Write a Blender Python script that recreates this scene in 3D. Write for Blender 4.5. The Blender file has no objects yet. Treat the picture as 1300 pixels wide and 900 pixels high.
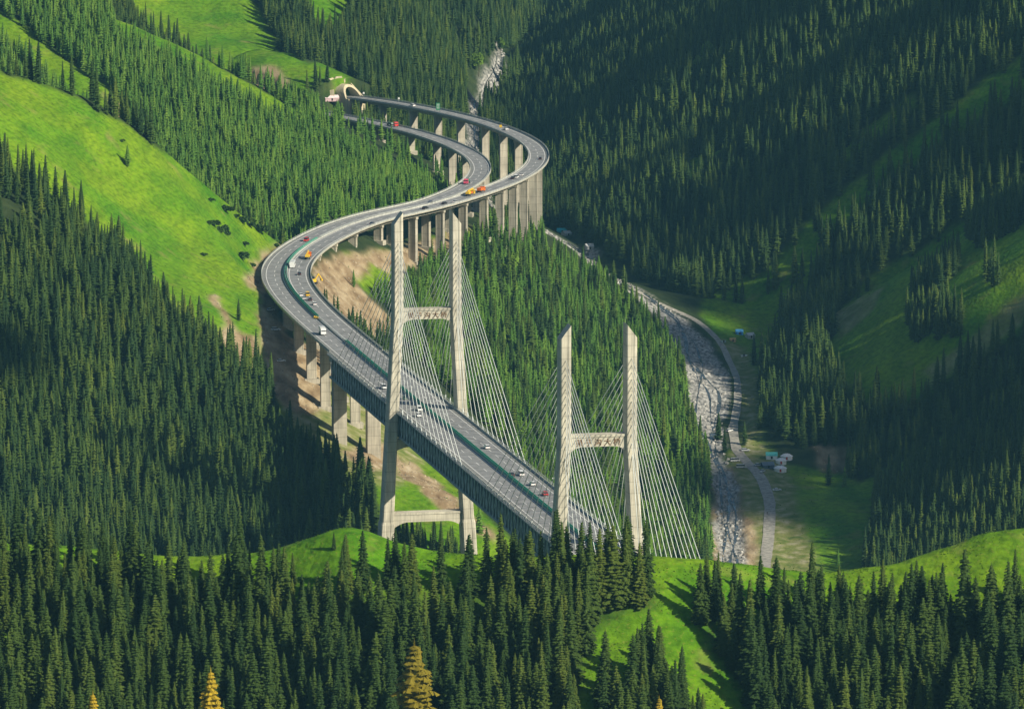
import bpy, bmesh, math, random
import numpy as np
from math import radians, sin, cos, tan, pi
from mathutils import Vector, Matrix, Euler

random.seed(7)
rng = np.random.default_rng(7)
scene = bpy.context.scene
COL = scene.collection

# ------------------------------------------------------------------ camera, world, sun, exposure
F_PX, PITCH, HC = 7570.0, 0.155, 437.0
cam_data = bpy.data.cameras.new("camera")
cam_data.sensor_width = 36.0
cam_data.lens = F_PX / 1300.0 * 36.0
cam_data.clip_start = 10.0
cam_data.clip_end = 60000.0
cam = bpy.data.objects.new("camera", cam_data)
COL.objects.link(cam)
cam.location = (0, 0, HC)
cam.rotation_euler = (pi / 2 - PITCH, 0, 0)
scene.camera = cam

SUN_EL, SUN_AZ = radians(32), radians(124)      # azimuth measured clockwise from +Y (the view direction)
world = bpy.data.worlds.new("World")
scene.world = world
world.use_nodes = True
wn = world.node_tree
bg = wn.nodes["Background"]
sky = wn.nodes.new("ShaderNodeTexSky")
sky.sky_type = 'NISHITA'
sky.sun_disc = False
sky.sun_elevation = SUN_EL
sky.sun_rotation = SUN_AZ
wn.links.new(sky.outputs[0], bg.inputs[0])
bg.inputs[1].default_value = 0.062
sun_d = bpy.data.lights.new("sun", 'SUN')
sun_d.energy = 5.0
sun_d.angle = radians(0.5)
sun_d.color = (1.0, 0.91, 0.72)
sun = bpy.data.objects.new("sun", sun_d)
COL.objects.link(sun)
SUNV = Vector((sin(SUN_AZ) * cos(SUN_EL), cos(SUN_AZ) * cos(SUN_EL), sin(SUN_EL)))
sun.rotation_euler = (-SUNV).to_track_quat('-Z', 'Y').to_euler()
scene.view_settings.view_transform = 'Standard'
scene.view_settings.look = 'None'
scene.view_settings.exposure = 0.42
scene.view_settings.gamma = 1.0
scene.cycles.max_bounces = 5
scene.cycles.diffuse_bounces = 2
scene.cycles.glossy_bounces = 2
scene.cycles.transparent_max_bounces = 4
scene.cycles.volume_bounces = 0

HAZE_DENSITY = 2.5e-5

# ------------------------------------------------------------------ projection helpers (surveying the place from the viewpoint)
CP, SP = cos(PITCH), sin(PITCH)
def ray(px, py):
    r = (np.asarray(px, float) - 650) / F_PX
    u = (450 - np.asarray(py, float)) / F_PX
    return r, CP + u * SP, -SP + u * CP
def at_depth(px, py, d):
    x, y, z = ray(px, py); t = d / y
    return x * t, d + 0 * t, HC + z * t
def on_plane(px, py, zp=0.0):
    x, y, z = ray(px, py); t = (zp - HC) / z
    return np.array([x * t, y * t]).T
def to_px(X, Y, Z):
    dz = Z - HC
    w = Y * CP - dz * SP
    v = Y * SP + dz * CP
    return 650 + F_PX * X / w, 450 - F_PX * v / w

def lattice_noise(x, y, wl, seed):
    g = np.random.default_rng(seed).random((256, 256)); g[255] = g[0]; g[:, 255] = g[:, 0]
    fx, fy = x / wl + 1000.5, y / wl + 1000.5
    ix, iy = np.floor(fx).astype(int), np.floor(fy).astype(int)
    tx, ty = fx - ix, fy - iy
    tx, ty = tx * tx * (3 - 2 * tx), ty * ty * (3 - 2 * ty)
    ix, iy = ix % 255, iy % 255
    a = g[ix, iy] * (1 - tx) + g[ix + 1, iy] * tx
    b = g[ix, iy + 1] * (1 - tx) + g[ix + 1, iy + 1] * tx
    return (a * (1 - ty) + b * ty) * 2 - 1

class TPS:
    def __init__(s, pts, reg=8.0):
        p = np.array(pts, float); s.c = p[:, :2] / 100.0; n = len(p)
        A = np.zeros((n + 3, n + 3)); A[:n, :n] = s.k(s.c, s.c) + np.eye(n) * reg * 1e-2
        A[:n, n] = 1; A[:n, n + 1:] = s.c; A[n, :n] = 1; A[n + 1:, :n] = s.c.T
        b = np.zeros(n + 3); b[:n] = p[:, 2]
        s.w = np.linalg.solve(A, b)
    def k(s, a, b):
        d2 = ((a[:, None, :] - b[None, :, :]) ** 2).sum(-1)
        return 0.5 * d2 * np.log(d2 + 1e-9)
    def __call__(s, x, y):
        sh = x.shape; q = np.stack([x.ravel(), y.ravel()], 1) / 100.0
        out = np.empty(len(q)); n = len(s.c)
        for i in range(0, len(q), 20000):
            c = q[i:i + 20000]
            out[i:i + 20000] = s.k(c, s.c) @ s.w[:n] + s.w[n] + c @ s.w[n + 1:]
        return out.reshape(sh)

def P(*pts):
    return [tuple(float(v) for v in at_depth(*p)) for p in pts]

# ------------------------------------------------------------------ road alignment
def smooth_path(pts, step=4.0, sm=60.0):
    p = np.array(pts, float)
    s = np.r_[0, np.cumsum(np.hypot(*np.diff(p, axis=0).T))]
    t = np.arange(0, s[-1], step)
    q = np.stack([np.interp(t, s, p[:, 0]), np.interp(t, s, p[:, 1])], 1)
    k = int(sm / step) | 1
    for _ in range(3):
        pad = np.concatenate([2 * q[0] - q[k // 2:0:-1], q, 2 * q[-1] - q[-2:-k // 2 - 1:-1]]) if k > 1 else q
        ker = np.ones(k) / k
        q = np.stack([np.convolve(pad[:, 0], ker, 'valid'), np.convolve(pad[:, 1], ker, 'valid')], 1)[:len(t)]
    s = np.r_[0, np.cumsum(np.hypot(*np.diff(q, axis=0).T))]
    t = np.arange(0, s[-1], step)
    return np.stack([np.interp(t, s, q[:, 0]), np.interp(t, s, q[:, 1])], 1)
def offset(p, o):
    t = np.gradient(p, axis=0); t /= np.linalg.norm(t, axis=1)[:, None]
    return p + np.stack([t[:, 1], -t[:, 0]], 1) * o        # + = to the right of travel
T1 = on_plane(541.5, 520.5); T2 = on_plane(757.5, 698.0)
ax = (T1 - T2) / np.linalg.norm(T1 - T2)
start = T2 - ax * 330
line = [start, T2, T1, T1 + ax * 60]
cpx = [(437, 433), (412, 412), (390, 392), (373, 373), (361, 355), (360, 344), (368, 329), (380, 318), (396, 307.5), (418, 296), (444, 284.5), (480, 273.5), (510, 266)]
C_pts = np.array([*line, *[on_plane(*c) for c in cpx]])
Cline = smooth_path(C_pts, 4, 50)
HALF = 6.6
Ltail = [(540, 258.5), (562, 250), (585, 240.5), (603, 229), (612, 216), (607, 203), (590, 191.5), (568, 181.5), (541.5, 172.3), (509, 163.9), (482, 158), (447, 151.5), (400, 143)]
Rtail = [(540, 266), (580, 254.5), (620, 242), (650, 230), (670, 219), (682, 208), (685.5, 197), (679, 184.5), (657, 171.5), (624, 158.5), (585, 147.5), (525, 135), (482, 127.8), (449, 124), (405, 119)]
def carriage(off, tail):
    a = offset(Cline, off)
    b = np.array([on_plane(*c) for c in tail])
    # end the shared part where the tail begins
    k = np.argmin(np.hypot(*(a - b[0]).T))
    k = min(k, len(a) - 1) - 4
    return smooth_path(np.concatenate([a[:k], b]), 4, 36)
PL = carriage(-HALF, Ltail)
PR = carriage(HALF, Rtail)

# ------------------------------------------------------------------ the lie of the land
valley = [(690, 65, 4660), (605, 130, 4390), (603, 180, 4235), (620, 240, 3930), (700, 285, 3776), (745, 315, 3720),
          (800, 360, 3622), (905, 430, 3464), (935, 500, 3323), (930, 560, 3215), (975, 640, 3081), (970, 715, 2963), (970, 760, 2880)]
main_pts = P(
 # left hillside with forest, then the meadow shoulder above it
 (-500, 690, 2620), (0, 690, 2620), (200, 690, 2640), (400, 690, 2650), (-500, 400, 2850), (0, 400, 2840), (200, 450, 2840), (300, 500, 2830),
 (-500, 250, 2960), (0, 250, 2930), (0, 150, 3020), (0, 95, 3090), (-500, 20, 3060), (100, 130, 3110), (200, 190, 3130), (300, 255, 3150), (365, 300, 3165),
 (100, 230, 3020), (200, 300, 3020), (270, 330, 3050), (300, 370, 3010), (320, 400, 2965), (340, 450, 2900), (350, 500, 2840), (422, 580, 2735),
 (450, 640, 2700), (520, 600, 2790), (600, 650, 2720), (640, 690, 2690), (300, 600, 2745), (100, 550, 2740), (-500, 550, 2735),
 # inside the bend and the spur that falls to the river
 (405, 352, 3080), (410, 372, 3040), (440, 400, 3080), (490, 425, 3120), (460, 350, 3190), (430, 335, 3180), (530, 330, 3290), (590, 310, 3400), (500, 480, 3040), (520, 520, 2960),
 (600, 290, 3470), (680, 300, 3540), (720, 330, 3600), (640, 380, 3360), (740, 400, 3420), (820, 450, 3380), (560, 380, 3300), (650, 480, 3230),
 (780, 560, 3160), (880, 560, 3200), (700, 650, 3030), (850, 690, 2970), (900, 690, 2980), (550, 450, 3180), (640, 560, 2990),
 # right hand mountain
 (960, 380, 3560), (1000, 620, 3120), (1060, 640, 3060), (1050, 720, 2950))
main_pts += P(*valley)
# the right hand mountain rises from this foot line (x, y) at a steady slope, cut by gullies
FOOT = np.array([(170, 2600), (178, 2969), (180, 3155), (154, 3195), (136, 3236), (146, 3437), (157, 3501), (120, 3544), (97, 3587), (44, 3716), (-2, 3930), (-22, 4235), (-26, 4390), (12, 4660), (40, 5600)], float)
FLOOR = np.array([(-150, 2600), (-128, 2969), (-116, 3155), (-108, 3236), (-95, 3437), (-90, 3544), (-68, 3716), (-64, 3930), (-60, 4235), (-56, 4390), (-50, 4660), (-40, 5600)], float)
def right_mountain(X, Y):
    fx = np.interp(Y, FOOT[:, 1], FOOT[:, 0]); fz = np.interp(Y, FLOOR[:, 1], FLOOR[:, 0])
    a = X - fx
    w = Y + .25 * a
    ramp = np.clip(a / 110, 0, 1) ** .8
    rel = 13 * np.cos((w - 3360) / 320 * 2 * pi) * np.clip((4000 - w) / 200, 0, 1) + 9 * lattice_noise(w, X * .12, 105, 9) + 6 * lattice_noise(w, X * .2, 48, 10)
    soft = np.sqrt(a * a + 260) - 16
    return fz + np.where(a > 0, .71 * soft, -.5 * soft) + ramp * rel - 2

main_pts += [(0, 2300, -150), (90, 2300, -160), (-300, 2300, -120), (400, 2300, -150), (0, 2000, -110), (-350, 1900, -100), (350, 1900, -110), (60, 2600, -120), (150, 2750, -128), (-60, 2480, -118),
             (-200, 2480, -105), (350, 2700, -120), (600, 2500, -60), (0, 1500, -160), (400, 1500, -160), (-400, 1500, -160),
             (-40, 4250, -58), (20, 4900, -40), (300, 4900, -80), (400, 3900, -90), (450, 3500, -110), (300, 3300, -110), (400, 2950, -135), (-300, 5200, 60), (150, 3900, -80), (150, 4400, -70), (190, 3500, -96)]
main_pts += P((573, 238, 3640), (600, 225, 3850), (450, 290, 3385), (500, 275, 3410), (420, 240, 3500), (450, 220, 3550), (440, 166, 3690), (500, 235, 3530), (570, 265, 3440), (530, 218, 3600), (522, 205, 3720), (555, 214, 3700), (590, 265, 3560))
MAIN = TPS(main_pts)
e_pts = P((-500, 200, 3400), (-500, 0, 3680), (0, 200, 3420), (0, 100, 3540), (0, 0, 3640), (150, 25, 3660), (150, 130, 3530), (200, 200, 3450), (230, 65, 3640), (300, 105, 3640), (380, 150, 3630),
          (300, 200, 3510), (370, 300, 3390), (300, 250, 3430), (420, 240, 3500), (450, 290, 3385), (500, 275, 3410), (450, 220, 3550), (440, 166, 3690), (500, 235, 3530), (570, 265, 3440), (530, 218, 3600),
          (522, 205, 3720), (573, 238, 3640), (555, 214, 3700), (620, 240, 3930), (590, 265, 3560), (380, 330, 3330), (420, 190, 3600), (390, 200, 3550),
          (680, 300, 3540), (-500, 300, 3330), (0, 300, 3330)) + [(60, 3700, -60), (150, 3600, -90), (150, 3400, -110)]
ERDG = TPS(e_pts)
f_pts = P((-500, 0, 4000), (100, 60, 3930), (100, -50, 4070), (200, 60, 3970), (200, 0, 4050), (300, 90, 3930), (300, 0, 4060), (400, 110, 3915), (400, 0, 4080), (432, 104, 3925), (460, 110, 3930), (500, 150, 3900), (500, 0, 4110),
          (560, 150, 3960), (590, 128, 4100), (580, 60, 4230), (600, 0, 4330), (640, 60, 4560), (605, 130, 4390), (603, 180, 4235), (620, 240, 3930), (690, 65, 4660), (500, -60, 4260), (640, 0, 4760), (700, -20, 4900), (380, 150, 3850), (440, 140, 3890), (-500, 150, 3850), (200, 150, 3850)) \
    + [(60, 3900, -70), (150, 4200, -70), (200, 4600, -60), (300, 3900, -90), (300, 5200, 0)]
FARR = TPS(f_pts)
CREST = np.array([(-800, 640), (-200, 670), (0, 690), (60, 695), (140, 705), (200, 714), (260, 714), (340, 706), (380, 693), (430, 674), (460, 673), (500, 690), (560, 700), (640, 705), (720, 700), (805, 697), (880, 704),
                  (940, 713), (1000, 723), (1050, 728), (1140, 720), (1200, 701), (1260, 681), (1300, 677), (1500, 655), (2100, 600)], float)
_cx = np.arange(-800, 2101, 10.0)
_cy = np.interp(_cx, CREST[:, 0], CREST[:, 1])
for _ in range(3):
    _cy[1:-1] = (_cy[:-2] + 2 * _cy[1:-1] + _cy[2:]) / 4
CREST = np.stack([_cx, _cy], 1)
DA, MA = 1800.0, 0.66
def near_ridge(X, Y):
    px = 650 + F_PX * (X / Y) * 0.985
    cz = at_depth(px, np.interp(px, CREST[:, 0], CREST[:, 1]), DA)[2]
    dc = DA + 8 * np.sin(px / 170.0)
    t = Y - dc
    soft = np.sqrt(t * t + 64) - 8
    return cz - np.where(t < 0, MA * soft, .62 * soft) + 1.2 * lattice_noise(X, Y, 22, 5) * np.clip(np.abs(t) / 12, .15, 1) + .35 * lattice_noise(X, Y, 7, 6)

def dcrest(px):
    return np.interp(px, [-500, 0, 100, 200, 300, 365, 400], [3060, 3090, 3110, 3130, 3150, 3165, 3175])
def land(X, Y):
    px = 650 + F_PX * (X / Y) * 0.985
    m = MAIN(X, Y)
    over = np.maximum(0, Y - dcrest(px) - 6) * np.clip((412 - px) / 50, 0, 1)
    m = m - np.minimum(over * .75, 150)
    n = 2.6 * lattice_noise(X, Y, 85, 1) + 1.5 * lattice_noise(X, Y, 33, 2) + .5 * lattice_noise(X, Y, 12, 3) + .2 * lattice_noise(X, Y, 5, 4)
    e = ERDG(X, Y) - np.maximum(0, Y - 3668) * np.clip((412 - px) / 60, 0, 1) * .75
    e = np.where(Y < 3180, -400, e)
    e = e - np.clip((3280 - Y) / 60, 0, 1) * 60 - np.clip((px - 610) * .5, 0, 300) - np.clip((Y - 3900) * .5, 0, 200)
    f = np.where(Y < 3780, -400, FARR(X, Y) - np.clip((3880 - Y) / 60, 0, 1) * 60 - np.clip((px - 650) * .6, 0, 200))
    m = m - np.clip((Y - 3860) / 60, 0, 1) * np.clip((600 - px) / 60, 0, 1) * 80
    m = np.where(Y > 2560, np.maximum(m, right_mountain(X, Y)), m)
    z = np.maximum(np.maximum(m, e), f) + n
    a = near_ridge(X, Y)
    return np.maximum(z, np.where(Y < 2600, a, -900)), a > z

U = np.unique(np.concatenate([np.linspace(-.105, .105, 430), np.linspace(-.32, -.105, 40), np.linspace(.105, .32, 40)]))
V = np.unique(np.concatenate([np.linspace(1180, 1640, 24), np.arange(1640, 1860, 1.6), np.arange(1860, 2600, 12.0), np.arange(2600, 4300, 2.6), np.arange(4300, 5000, 5.0), np.arange(5000, 5600, 40.0)]))
UU, VV = np.meshgrid(U, V)
GX, GY = UU * VV, VV
GZ, IS_A = land(GX, GY)

def dist_to(path, X, Y, lim=60):
    """distance from grid points to a polyline (only near it)"""
    D = np.full(X.shape, 1e9)
    fx, fy, fd = X.ravel(), Y.ravel(), D.ravel()
    for i in range(0, len(path), 1):
        x, y = path[i]
        j0, j1 = np.searchsorted(V, [y - lim, y + lim])
        if j0 >= j1: continue
        i0, i1 = np.searchsorted(U, [(x - lim) / y - .002, (x + lim) / y + .002])
        s = (slice(j0, j1), slice(i0, i1))
        D[s] = np.minimum(D[s], np.hypot(X[s] - x, Y[s] - y))
    return D
DR = np.minimum(dist_to(PL, GX, GY), dist_to(PR, GX, GY))
cap = -3.4 + np.maximum(0, DR - 9) * 1.1
cap = np.where((GY > 3835) & (DR < 60), 1e9, cap)         # the carriageways run into their tunnels there
cap = np.where(GY < 2000, 1e9, cap)
GZ = np.minimum(GZ, cap)

def ground(x, y):
    x = np.asarray(x, float); y = np.asarray(y, float)
    u = np.clip(x / y, U[0], U[-1] - 1e-9); v = np.clip(y, V[0], V[-1] - 1e-6)
    i = np.clip(np.searchsorted(U, u, 'right') - 1, 0, len(U) - 2); j = np.clip(np.searchsorted(V, v, 'right') - 1, 0, len(V) - 2)
    a = (u - U[i]) / (U[i + 1] - U[i]); b = (v - V[j]) / (V[j + 1] - V[j])
    return (GZ[j, i] * (1 - a) + GZ[j, i + 1] * a) * (1 - b) + (GZ[j + 1, i] * (1 - a) + GZ[j + 1, i + 1] * a) * b

def hit(px, py, dmin=2250.0, dmax=5200.0):
    """where the sight line through a photo point meets the ground"""
    d = np.arange(dmin, dmax, 2.0)
    x, y, z = at_depth(px, py, d)
    g = ground(x, y)
    k = np.argmax(g > z)
    if not (g > z).any(): k = len(d) - 1
    return Vector((x[k], d[k], float(ground(x[k], d[k]))))

def in_poly(px, py, poly):
    p = np.array(poly, float); c = np.zeros(px.shape, bool)
    for (x0, y0), (x1, y1) in zip(p, np.roll(p, -1, 0)):
        if y0 == y1: continue
        c ^= ((y0 > py) != (y1 > py)) & (px < (x1 - x0) * (py - y0) / (y1 - y0) + x0)
    return c

# ------------------------------------------------------------------ materials
def mat(name, rgb, rough=.85, metal=0.0, var=.12, scale=.6, dark=None, bump=0.0, bscale=None, spec=.3):
    m = bpy.data.materials.new(name); m.use_nodes = True
    nt = m.node_tree; b = nt.nodes["Principled BSDF"]
    b.inputs["Roughness"].default_value = rough; b.inputs["Metallic"].default_value = metal
    b.inputs["Specular IOR Level"].default_value = spec
    g = nt.nodes.new("ShaderNodeNewGeometry")
    n = nt.nodes.new("ShaderNodeTexNoise"); n.inputs["Scale"].default_value = scale; n.inputs["Detail"].default_value = 5
    nt.links.new(g.outputs["Position"], n.inputs["Vector"])
    r = nt.nodes.new("ShaderNodeValToRGB")
    d = dark or tuple(c * (1 - 2.2 * var) for c in rgb)
    l = tuple(min(1, c * (1 + 1.6 * var)) for c in rgb)
    r.color_ramp.elements[0].position = .32; r.color_ramp.elements[0].color = (*d, 1)
    r.color_ramp.elements[1].position = .68; r.color_ramp.elements[1].color = (*l, 1)
    nt.links.new(n.outputs[0], r.inputs[0]); nt.links.new(r.outputs[0], b.inputs["Base Color"])
    if bump:
        bn = nt.nodes.new("ShaderNodeTexNoise"); bn.inputs["Scale"].default_value = bscale or scale * 4; bn.inputs["Detail"].default_value = 6
        nt.links.new(g.outputs["Position"], bn.inputs["Vector"])
        bp = nt.nodes.new("ShaderNodeBump"); bp.inputs["Strength"].default_value = 1; bp.inputs["Distance"].default_value = bump
        nt.links.new(bn.outputs[0], bp.inputs["Height"]); nt.links.new(bp.outputs[0], b.inputs["Normal"])
    return m

def concrete_mat(name, rgb, streak=.35, lift=None):
    """weathered concrete: cloudy tone, vertical rain streaks, faint lift joints"""
    m = mat(name, rgb, .9, 0, .10, .12)
    nt = m.node_tree; b = nt.nodes["Principled BSDF"]; ramp = [n for n in nt.nodes if n.type == 'VALTORGB'][0]
    g = [n for n in nt.nodes if n.type == 'NEW_GEOMETRY'][0]
    mp = nt.nodes.new("ShaderNodeMapping"); mp.inputs["Scale"].default_value = (1, 1, .06)
    nt.links.new(g.outputs["Position"], mp.inputs[0])
    n = nt.nodes.new("ShaderNodeTexNoise"); n.inputs["Scale"].default_value = 1.3; n.inputs["Detail"].default_value = 5
    nt.links.new(mp.outputs[0], n.inputs["Vector"])
    r = nt.nodes.new("ShaderNodeMapRange"); r.inputs[1].default_value = .35; r.inputs[2].default_value = .7; r.inputs[3].default_value = 1 - streak; r.inputs[4].default_value = 1.12
    nt.links.new(n.outputs[0], r.inputs[0])
    x = nt.nodes.new("ShaderNodeVectorMath"); x.operation = 'SCALE'
    nt.links.new(ramp.outputs[0], x.inputs[0]); nt.links.new(r.outputs[0], x.inputs["Scale"])
    out = x
    if lift:
        sx = nt.nodes.new("ShaderNodeSeparateXYZ"); nt.links.new(g.outputs["Position"], sx.inputs[0])
        a = nt.nodes.new("ShaderNodeMath"); a.operation = 'DIVIDE'; a.inputs[1].default_value = lift; nt.links.new(sx.outputs[2], a.inputs[0])
        f = nt.nodes.new("ShaderNodeMath"); f.operation = 'FRACT'; nt.links.new(a.outputs[0], f.inputs[0])
        c = nt.nodes.new("ShaderNodeMath"); c.operation = 'GREATER_THAN'; c.inputs[1].default_value = .08; nt.links.new(f.outputs[0], c.inputs[0])
        q = nt.nodes.new("ShaderNodeMapRange"); q.inputs[3].default_value = .78; q.inputs[4].default_value = 1; nt.links.new(c.outputs[0], q.inputs[0])
        y = nt.nodes.new("ShaderNodeVectorMath"); y.operation = 'SCALE'; nt.links.new(x.outputs[0], y.inputs[0]); nt.links.new(q.outputs[0], y.inputs["Scale"]); out = y
    nt.links.new(out.outputs[0], b.inputs["Base Color"])
    return m

def leaf_mat(name, stops, rough=.7, per=1.0):
    """needles: tone varies tree by tree, along the crown and in clumps"""
    m = bpy.data.materials.new(name); m.use_nodes = True
    nt = m.node_tree; b = nt.nodes["Principled BSDF"]
    b.inputs["Roughness"].default_value = rough; b.inputs["Specular IOR Level"].default_value = .18
    oi = nt.nodes.new("ShaderNodeObjectInfo")
    g = nt.nodes.new("ShaderNodeNewGeometry")
    n = nt.nodes.new("ShaderNodeTexNoise"); n.inputs["Scale"].default_value = .9; n.inputs["Detail"].default_value = 4
    n2 = nt.nodes.new("ShaderNodeTexNoise"); n2.inputs["Scale"].default_value = .018; n2.inputs["Detail"].default_value = 3
    nt.links.new(g.outputs["Position"], n.inputs["Vector"]); nt.links.new(g.outputs["Position"], n2.inputs["Vector"])
    def mth(op, a, bb):
        k = nt.nodes.new("ShaderNodeMath"); k.operation = op
        for i, v in enumerate((a, bb)):
            if isinstance(v, (int, float)): k.inputs[i].default_value = v
            else: nt.links.new(v, k.inputs[i])
        return k.outputs[0]
    a = mth('MULTIPLY', oi.outputs["Random"], .42 * per)
    c = mth('MULTIPLY', n.outputs[0], .45)
    e = mth('MULTIPLY', n2.outputs[0], .5)
    t = mth('ADD', mth('ADD', a, c), e)
    t = mth('SUBTRACT', t, .2)
    r = nt.nodes.new("ShaderNodeValToRGB")
    while len(r.color_ramp.elements) < len(stops): r.color_ramp.elements.new(.5)
    for el, (p, c3) in zip(r.color_ramp.elements, stops):
        el.position = p; el.color = (*c3, 1)
    nt.links.new(t, r.inputs[0]); nt.links.new(r.outputs[0], b.inputs["Base Color"])
    return m

M = {}
M['conc'] = concrete_mat("concrete", (.47, .435, .355), .26, 4.5)
M['conc_tower'] = concrete_mat("tower_concrete", (.55, .515, .42), .22, 4.5)
M['parapet'] = mat("parapet_concrete", (.42, .43, .40), .85, 0, .12, .5)
M['asphalt'] = mat("asphalt", (.235, .24, .245), .9, 0, .14, .25)
M['shoulder'] = mat("shoulder_asphalt", (.20, .205, .20), .9, 0, .10, .25)
M['white'] = mat("road_paint", (.72, .72, .70), .7, 0, .08, 2.0)
M['steel'] = mat("weathered_blue_steel", (.045, .075, .095), .5, .0, .2, .4, spec=.5)
M['steel_light'] = mat("grey_painted_steel", (.30, .36, .36), .5, 0, .12, .5)
M['cable'] = mat("cable_sheath", (.68, .72, .70), .35, 0, .03, 1, spec=.6)
M['green'] = mat("green_screen", (.035, .29, .19), .6, 0, .15, 1.5)
M['rail'] = mat("galvanised_rail", (.46, .49, .48), .45, .2, .12, 1)
M['red_letter'] = mat("lettering_paint", (.22, .13, .07), .8, 0, .2, 1)
M['bark'] = mat("spruce_bark", (.10, .07, .05), .95, 0, .25, 2)
M['needle'] = leaf_mat("spruce_needles", [(.0, (.007, .022, .008)), (.35, (.022, .052, .011)), (.62, (.052, .092, .013)), (.95, (.13, .165, .019))])
M['needle_near'] = leaf_mat("near_spruce_needles", [(.0, (.007, .019, .006)), (.35, (.022, .050, .009)), (.62, (.050, .086, .012)), (1.0, (.125, .148, .017))])
M['needle_young'] = leaf_mat("young_spruce_needles", [(.0, (.018, .060, .012)), (.4, (.066, .155, .020)), (.7, (.115, .21, .025)), (1.0, (.175, .26, .030))])
M['larch'] = leaf_mat("yellow_needles", [(.0, (.035, .045, .008)), (.38, (.20, .16, .012)), (.7, (.40, .28, .016)), (1.0, (.5, .32, .02))])
M['shrub'] = leaf_mat("shrub_leaves", [(.0, (.018, .045, .012)), (1.0, (.05, .11, .02))])
M['broadleaf'] = leaf_mat("light_broad_leaves", [(.0, (.06, .13, .015)), (1.0, (.16, .27, .03))])
M['glass'] = mat("dark_glass", (.02, .025, .03), .1, 0, .05, 1, spec=.8)
M['tyre'] = mat("tyre_rubber", (.02, .02, .02), .9)
M['rock'] = mat("pale_rock", (.34, .33, .31), .95, 0, .3, .5, bump=.4, bscale=1.2)

# ------------------------------------------------------------------ object helpers
def link(o, parent=None):
    COL.objects.link(o)
    if parent is not None: o.parent = parent
    return o
def mesh_from(name, verts, faces, m=None, smooth=False, mats=None, idx=None):
    me = bpy.data.meshes.new(name)
    me.from_pydata([tuple(v) for v in verts], [], [tuple(f) for f in faces])
    for k in (mats or ([m] if m else [])): me.materials.append(k)
    if idx is not None: me.polygons.foreach_set("material_index", idx)
    if smooth: me.polygons.foreach_set("use_smooth", [True] * len(me.polygons))
    me.update()
    return me
class MB:
    """collects simple solids into one mesh"""
    def __init__(s): s.v, s.f, s.i = [], [], []
    def add(s, v, f, i=0):
        o = len(s.v); s.v += [tuple(x) for x in v]; s.f += [tuple(o + k for k in q) for q in f]; s.i += [i] * len(f); return s
    def box(s, c, d, rz=0, i=0, taper=(1, 1)):
        x, y, z = d[0] / 2, d[1] / 2, d[2] / 2
        pts = [(a * x * (taper[0] if k > 0 else 1), b * y * (taper[1] if k > 0 else 1), k * z) for k in (-1, 1) for a, b in ((-1, -1), (1, -1), (1, 1), (-1, 1))]
        cs, sn = cos(rz), sin(rz)
        return s.add([(c[0] + p[0] * cs - p[1] * sn, c[1] + p[0] * sn + p[1] * cs, c[2] + p[2]) for p in pts],
                     [(3, 2, 1, 0), (4, 5, 6, 7), (0, 1, 5, 4), (1, 2, 6, 5), (2, 3, 7, 6), (3, 0, 4, 7)], i)
    def bar(s, a, b, w, h=None, n=4, i=0, w2=None):
        a, b = Vector(a), Vector(b); d = (b - a)
        if d.length < 1e-6: return s
        d.normalize(); up = Vector((0, 0, 1)) if abs(d.z) < .95 else Vector((1, 0, 0))
        r = d.cross(up).normalized(); u = r.cross(d); h = h or w; w2 = w2 or 1
        ring = []
        for q, k in ((a, 1), (b, w2)):
            for j in range(n):
                t = 2 * pi * (j + .5) / n; m = 1 / cos(pi / n) * .5 if n == 4 else .5
                ring.append(q + r * (cos(t) * w * m * k) + u * (sin(t) * h * m * k))
        f = [(j, (j + 1) % n, n + (j + 1) % n, n + j) for j in range(n)] + [tuple(range(n - 1, -1, -1)), tuple(range(n, 2 * n))]
        return s.add(ring, f, i)
    def prism(s, prof, axis_a, axis_b, i=0):
        """profile points (3D) at both ends"""
        n = len(axis_a)
        return s.add(list(axis_a) + list(axis_b), [(j, (j + 1) % n, n + (j + 1) % n, n + j) for j in range(n)] + [tuple(range(n - 1, -1, -1)), tuple(range(n, 2 * n))], i)
    def mesh(s, name, mats, smooth=False):
        mats = mats if isinstance(mats, (list, tuple)) else [mats]
        return mesh_from(name, s.v, s.f, None, smooth, mats, s.i)
    def obj(s, name, mats, parent=None, smooth=False):
        return link(bpy.data.objects.new(name, s.mesh(name, mats, smooth)), parent)
def empty(name, loc=(0, 0, 0), rz=0):
    o = bpy.data.objects.new(name, None); o.location = loc; o.rotation_euler = (0, 0, rz); o.empty_display_size = 1
    return link(o)
def tag(o, label=None, cat=None, group=None, kind=None):
    for k, v in (('label', label), ('category', cat), ('group', group), ('kind', kind)):
        if v: o[k] = v
    return o
def copy_tree(src, parent=None):
    c = src.copy(); COL.objects.link(c)
    if parent is not None: c.parent = parent
    for ch in src.children: copy_tree(ch, c)
    return c
def strip(name, path, o0, o1, z, m, parent=None, zf=None, i0=0, i1=None):
    """flat ribbon between two offsets of a path"""
    a, b = offset(path, o0)[i0:i1], offset(path, o1)[i0:i1]; n = len(a)
    za = z if zf is None else None
    v = [(p[0], p[1], z if zf is None else zf(p) + z) for p in a] + [(p[0], p[1], z if zf is None else zf(p) + z) for p in b]
    f = [(k, n + k, n + k + 1, k + 1) for k in range(n - 1)]
    me = mesh_from(name, v, f, m)
    return link(bpy.data.objects.new(name, me), parent)
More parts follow.
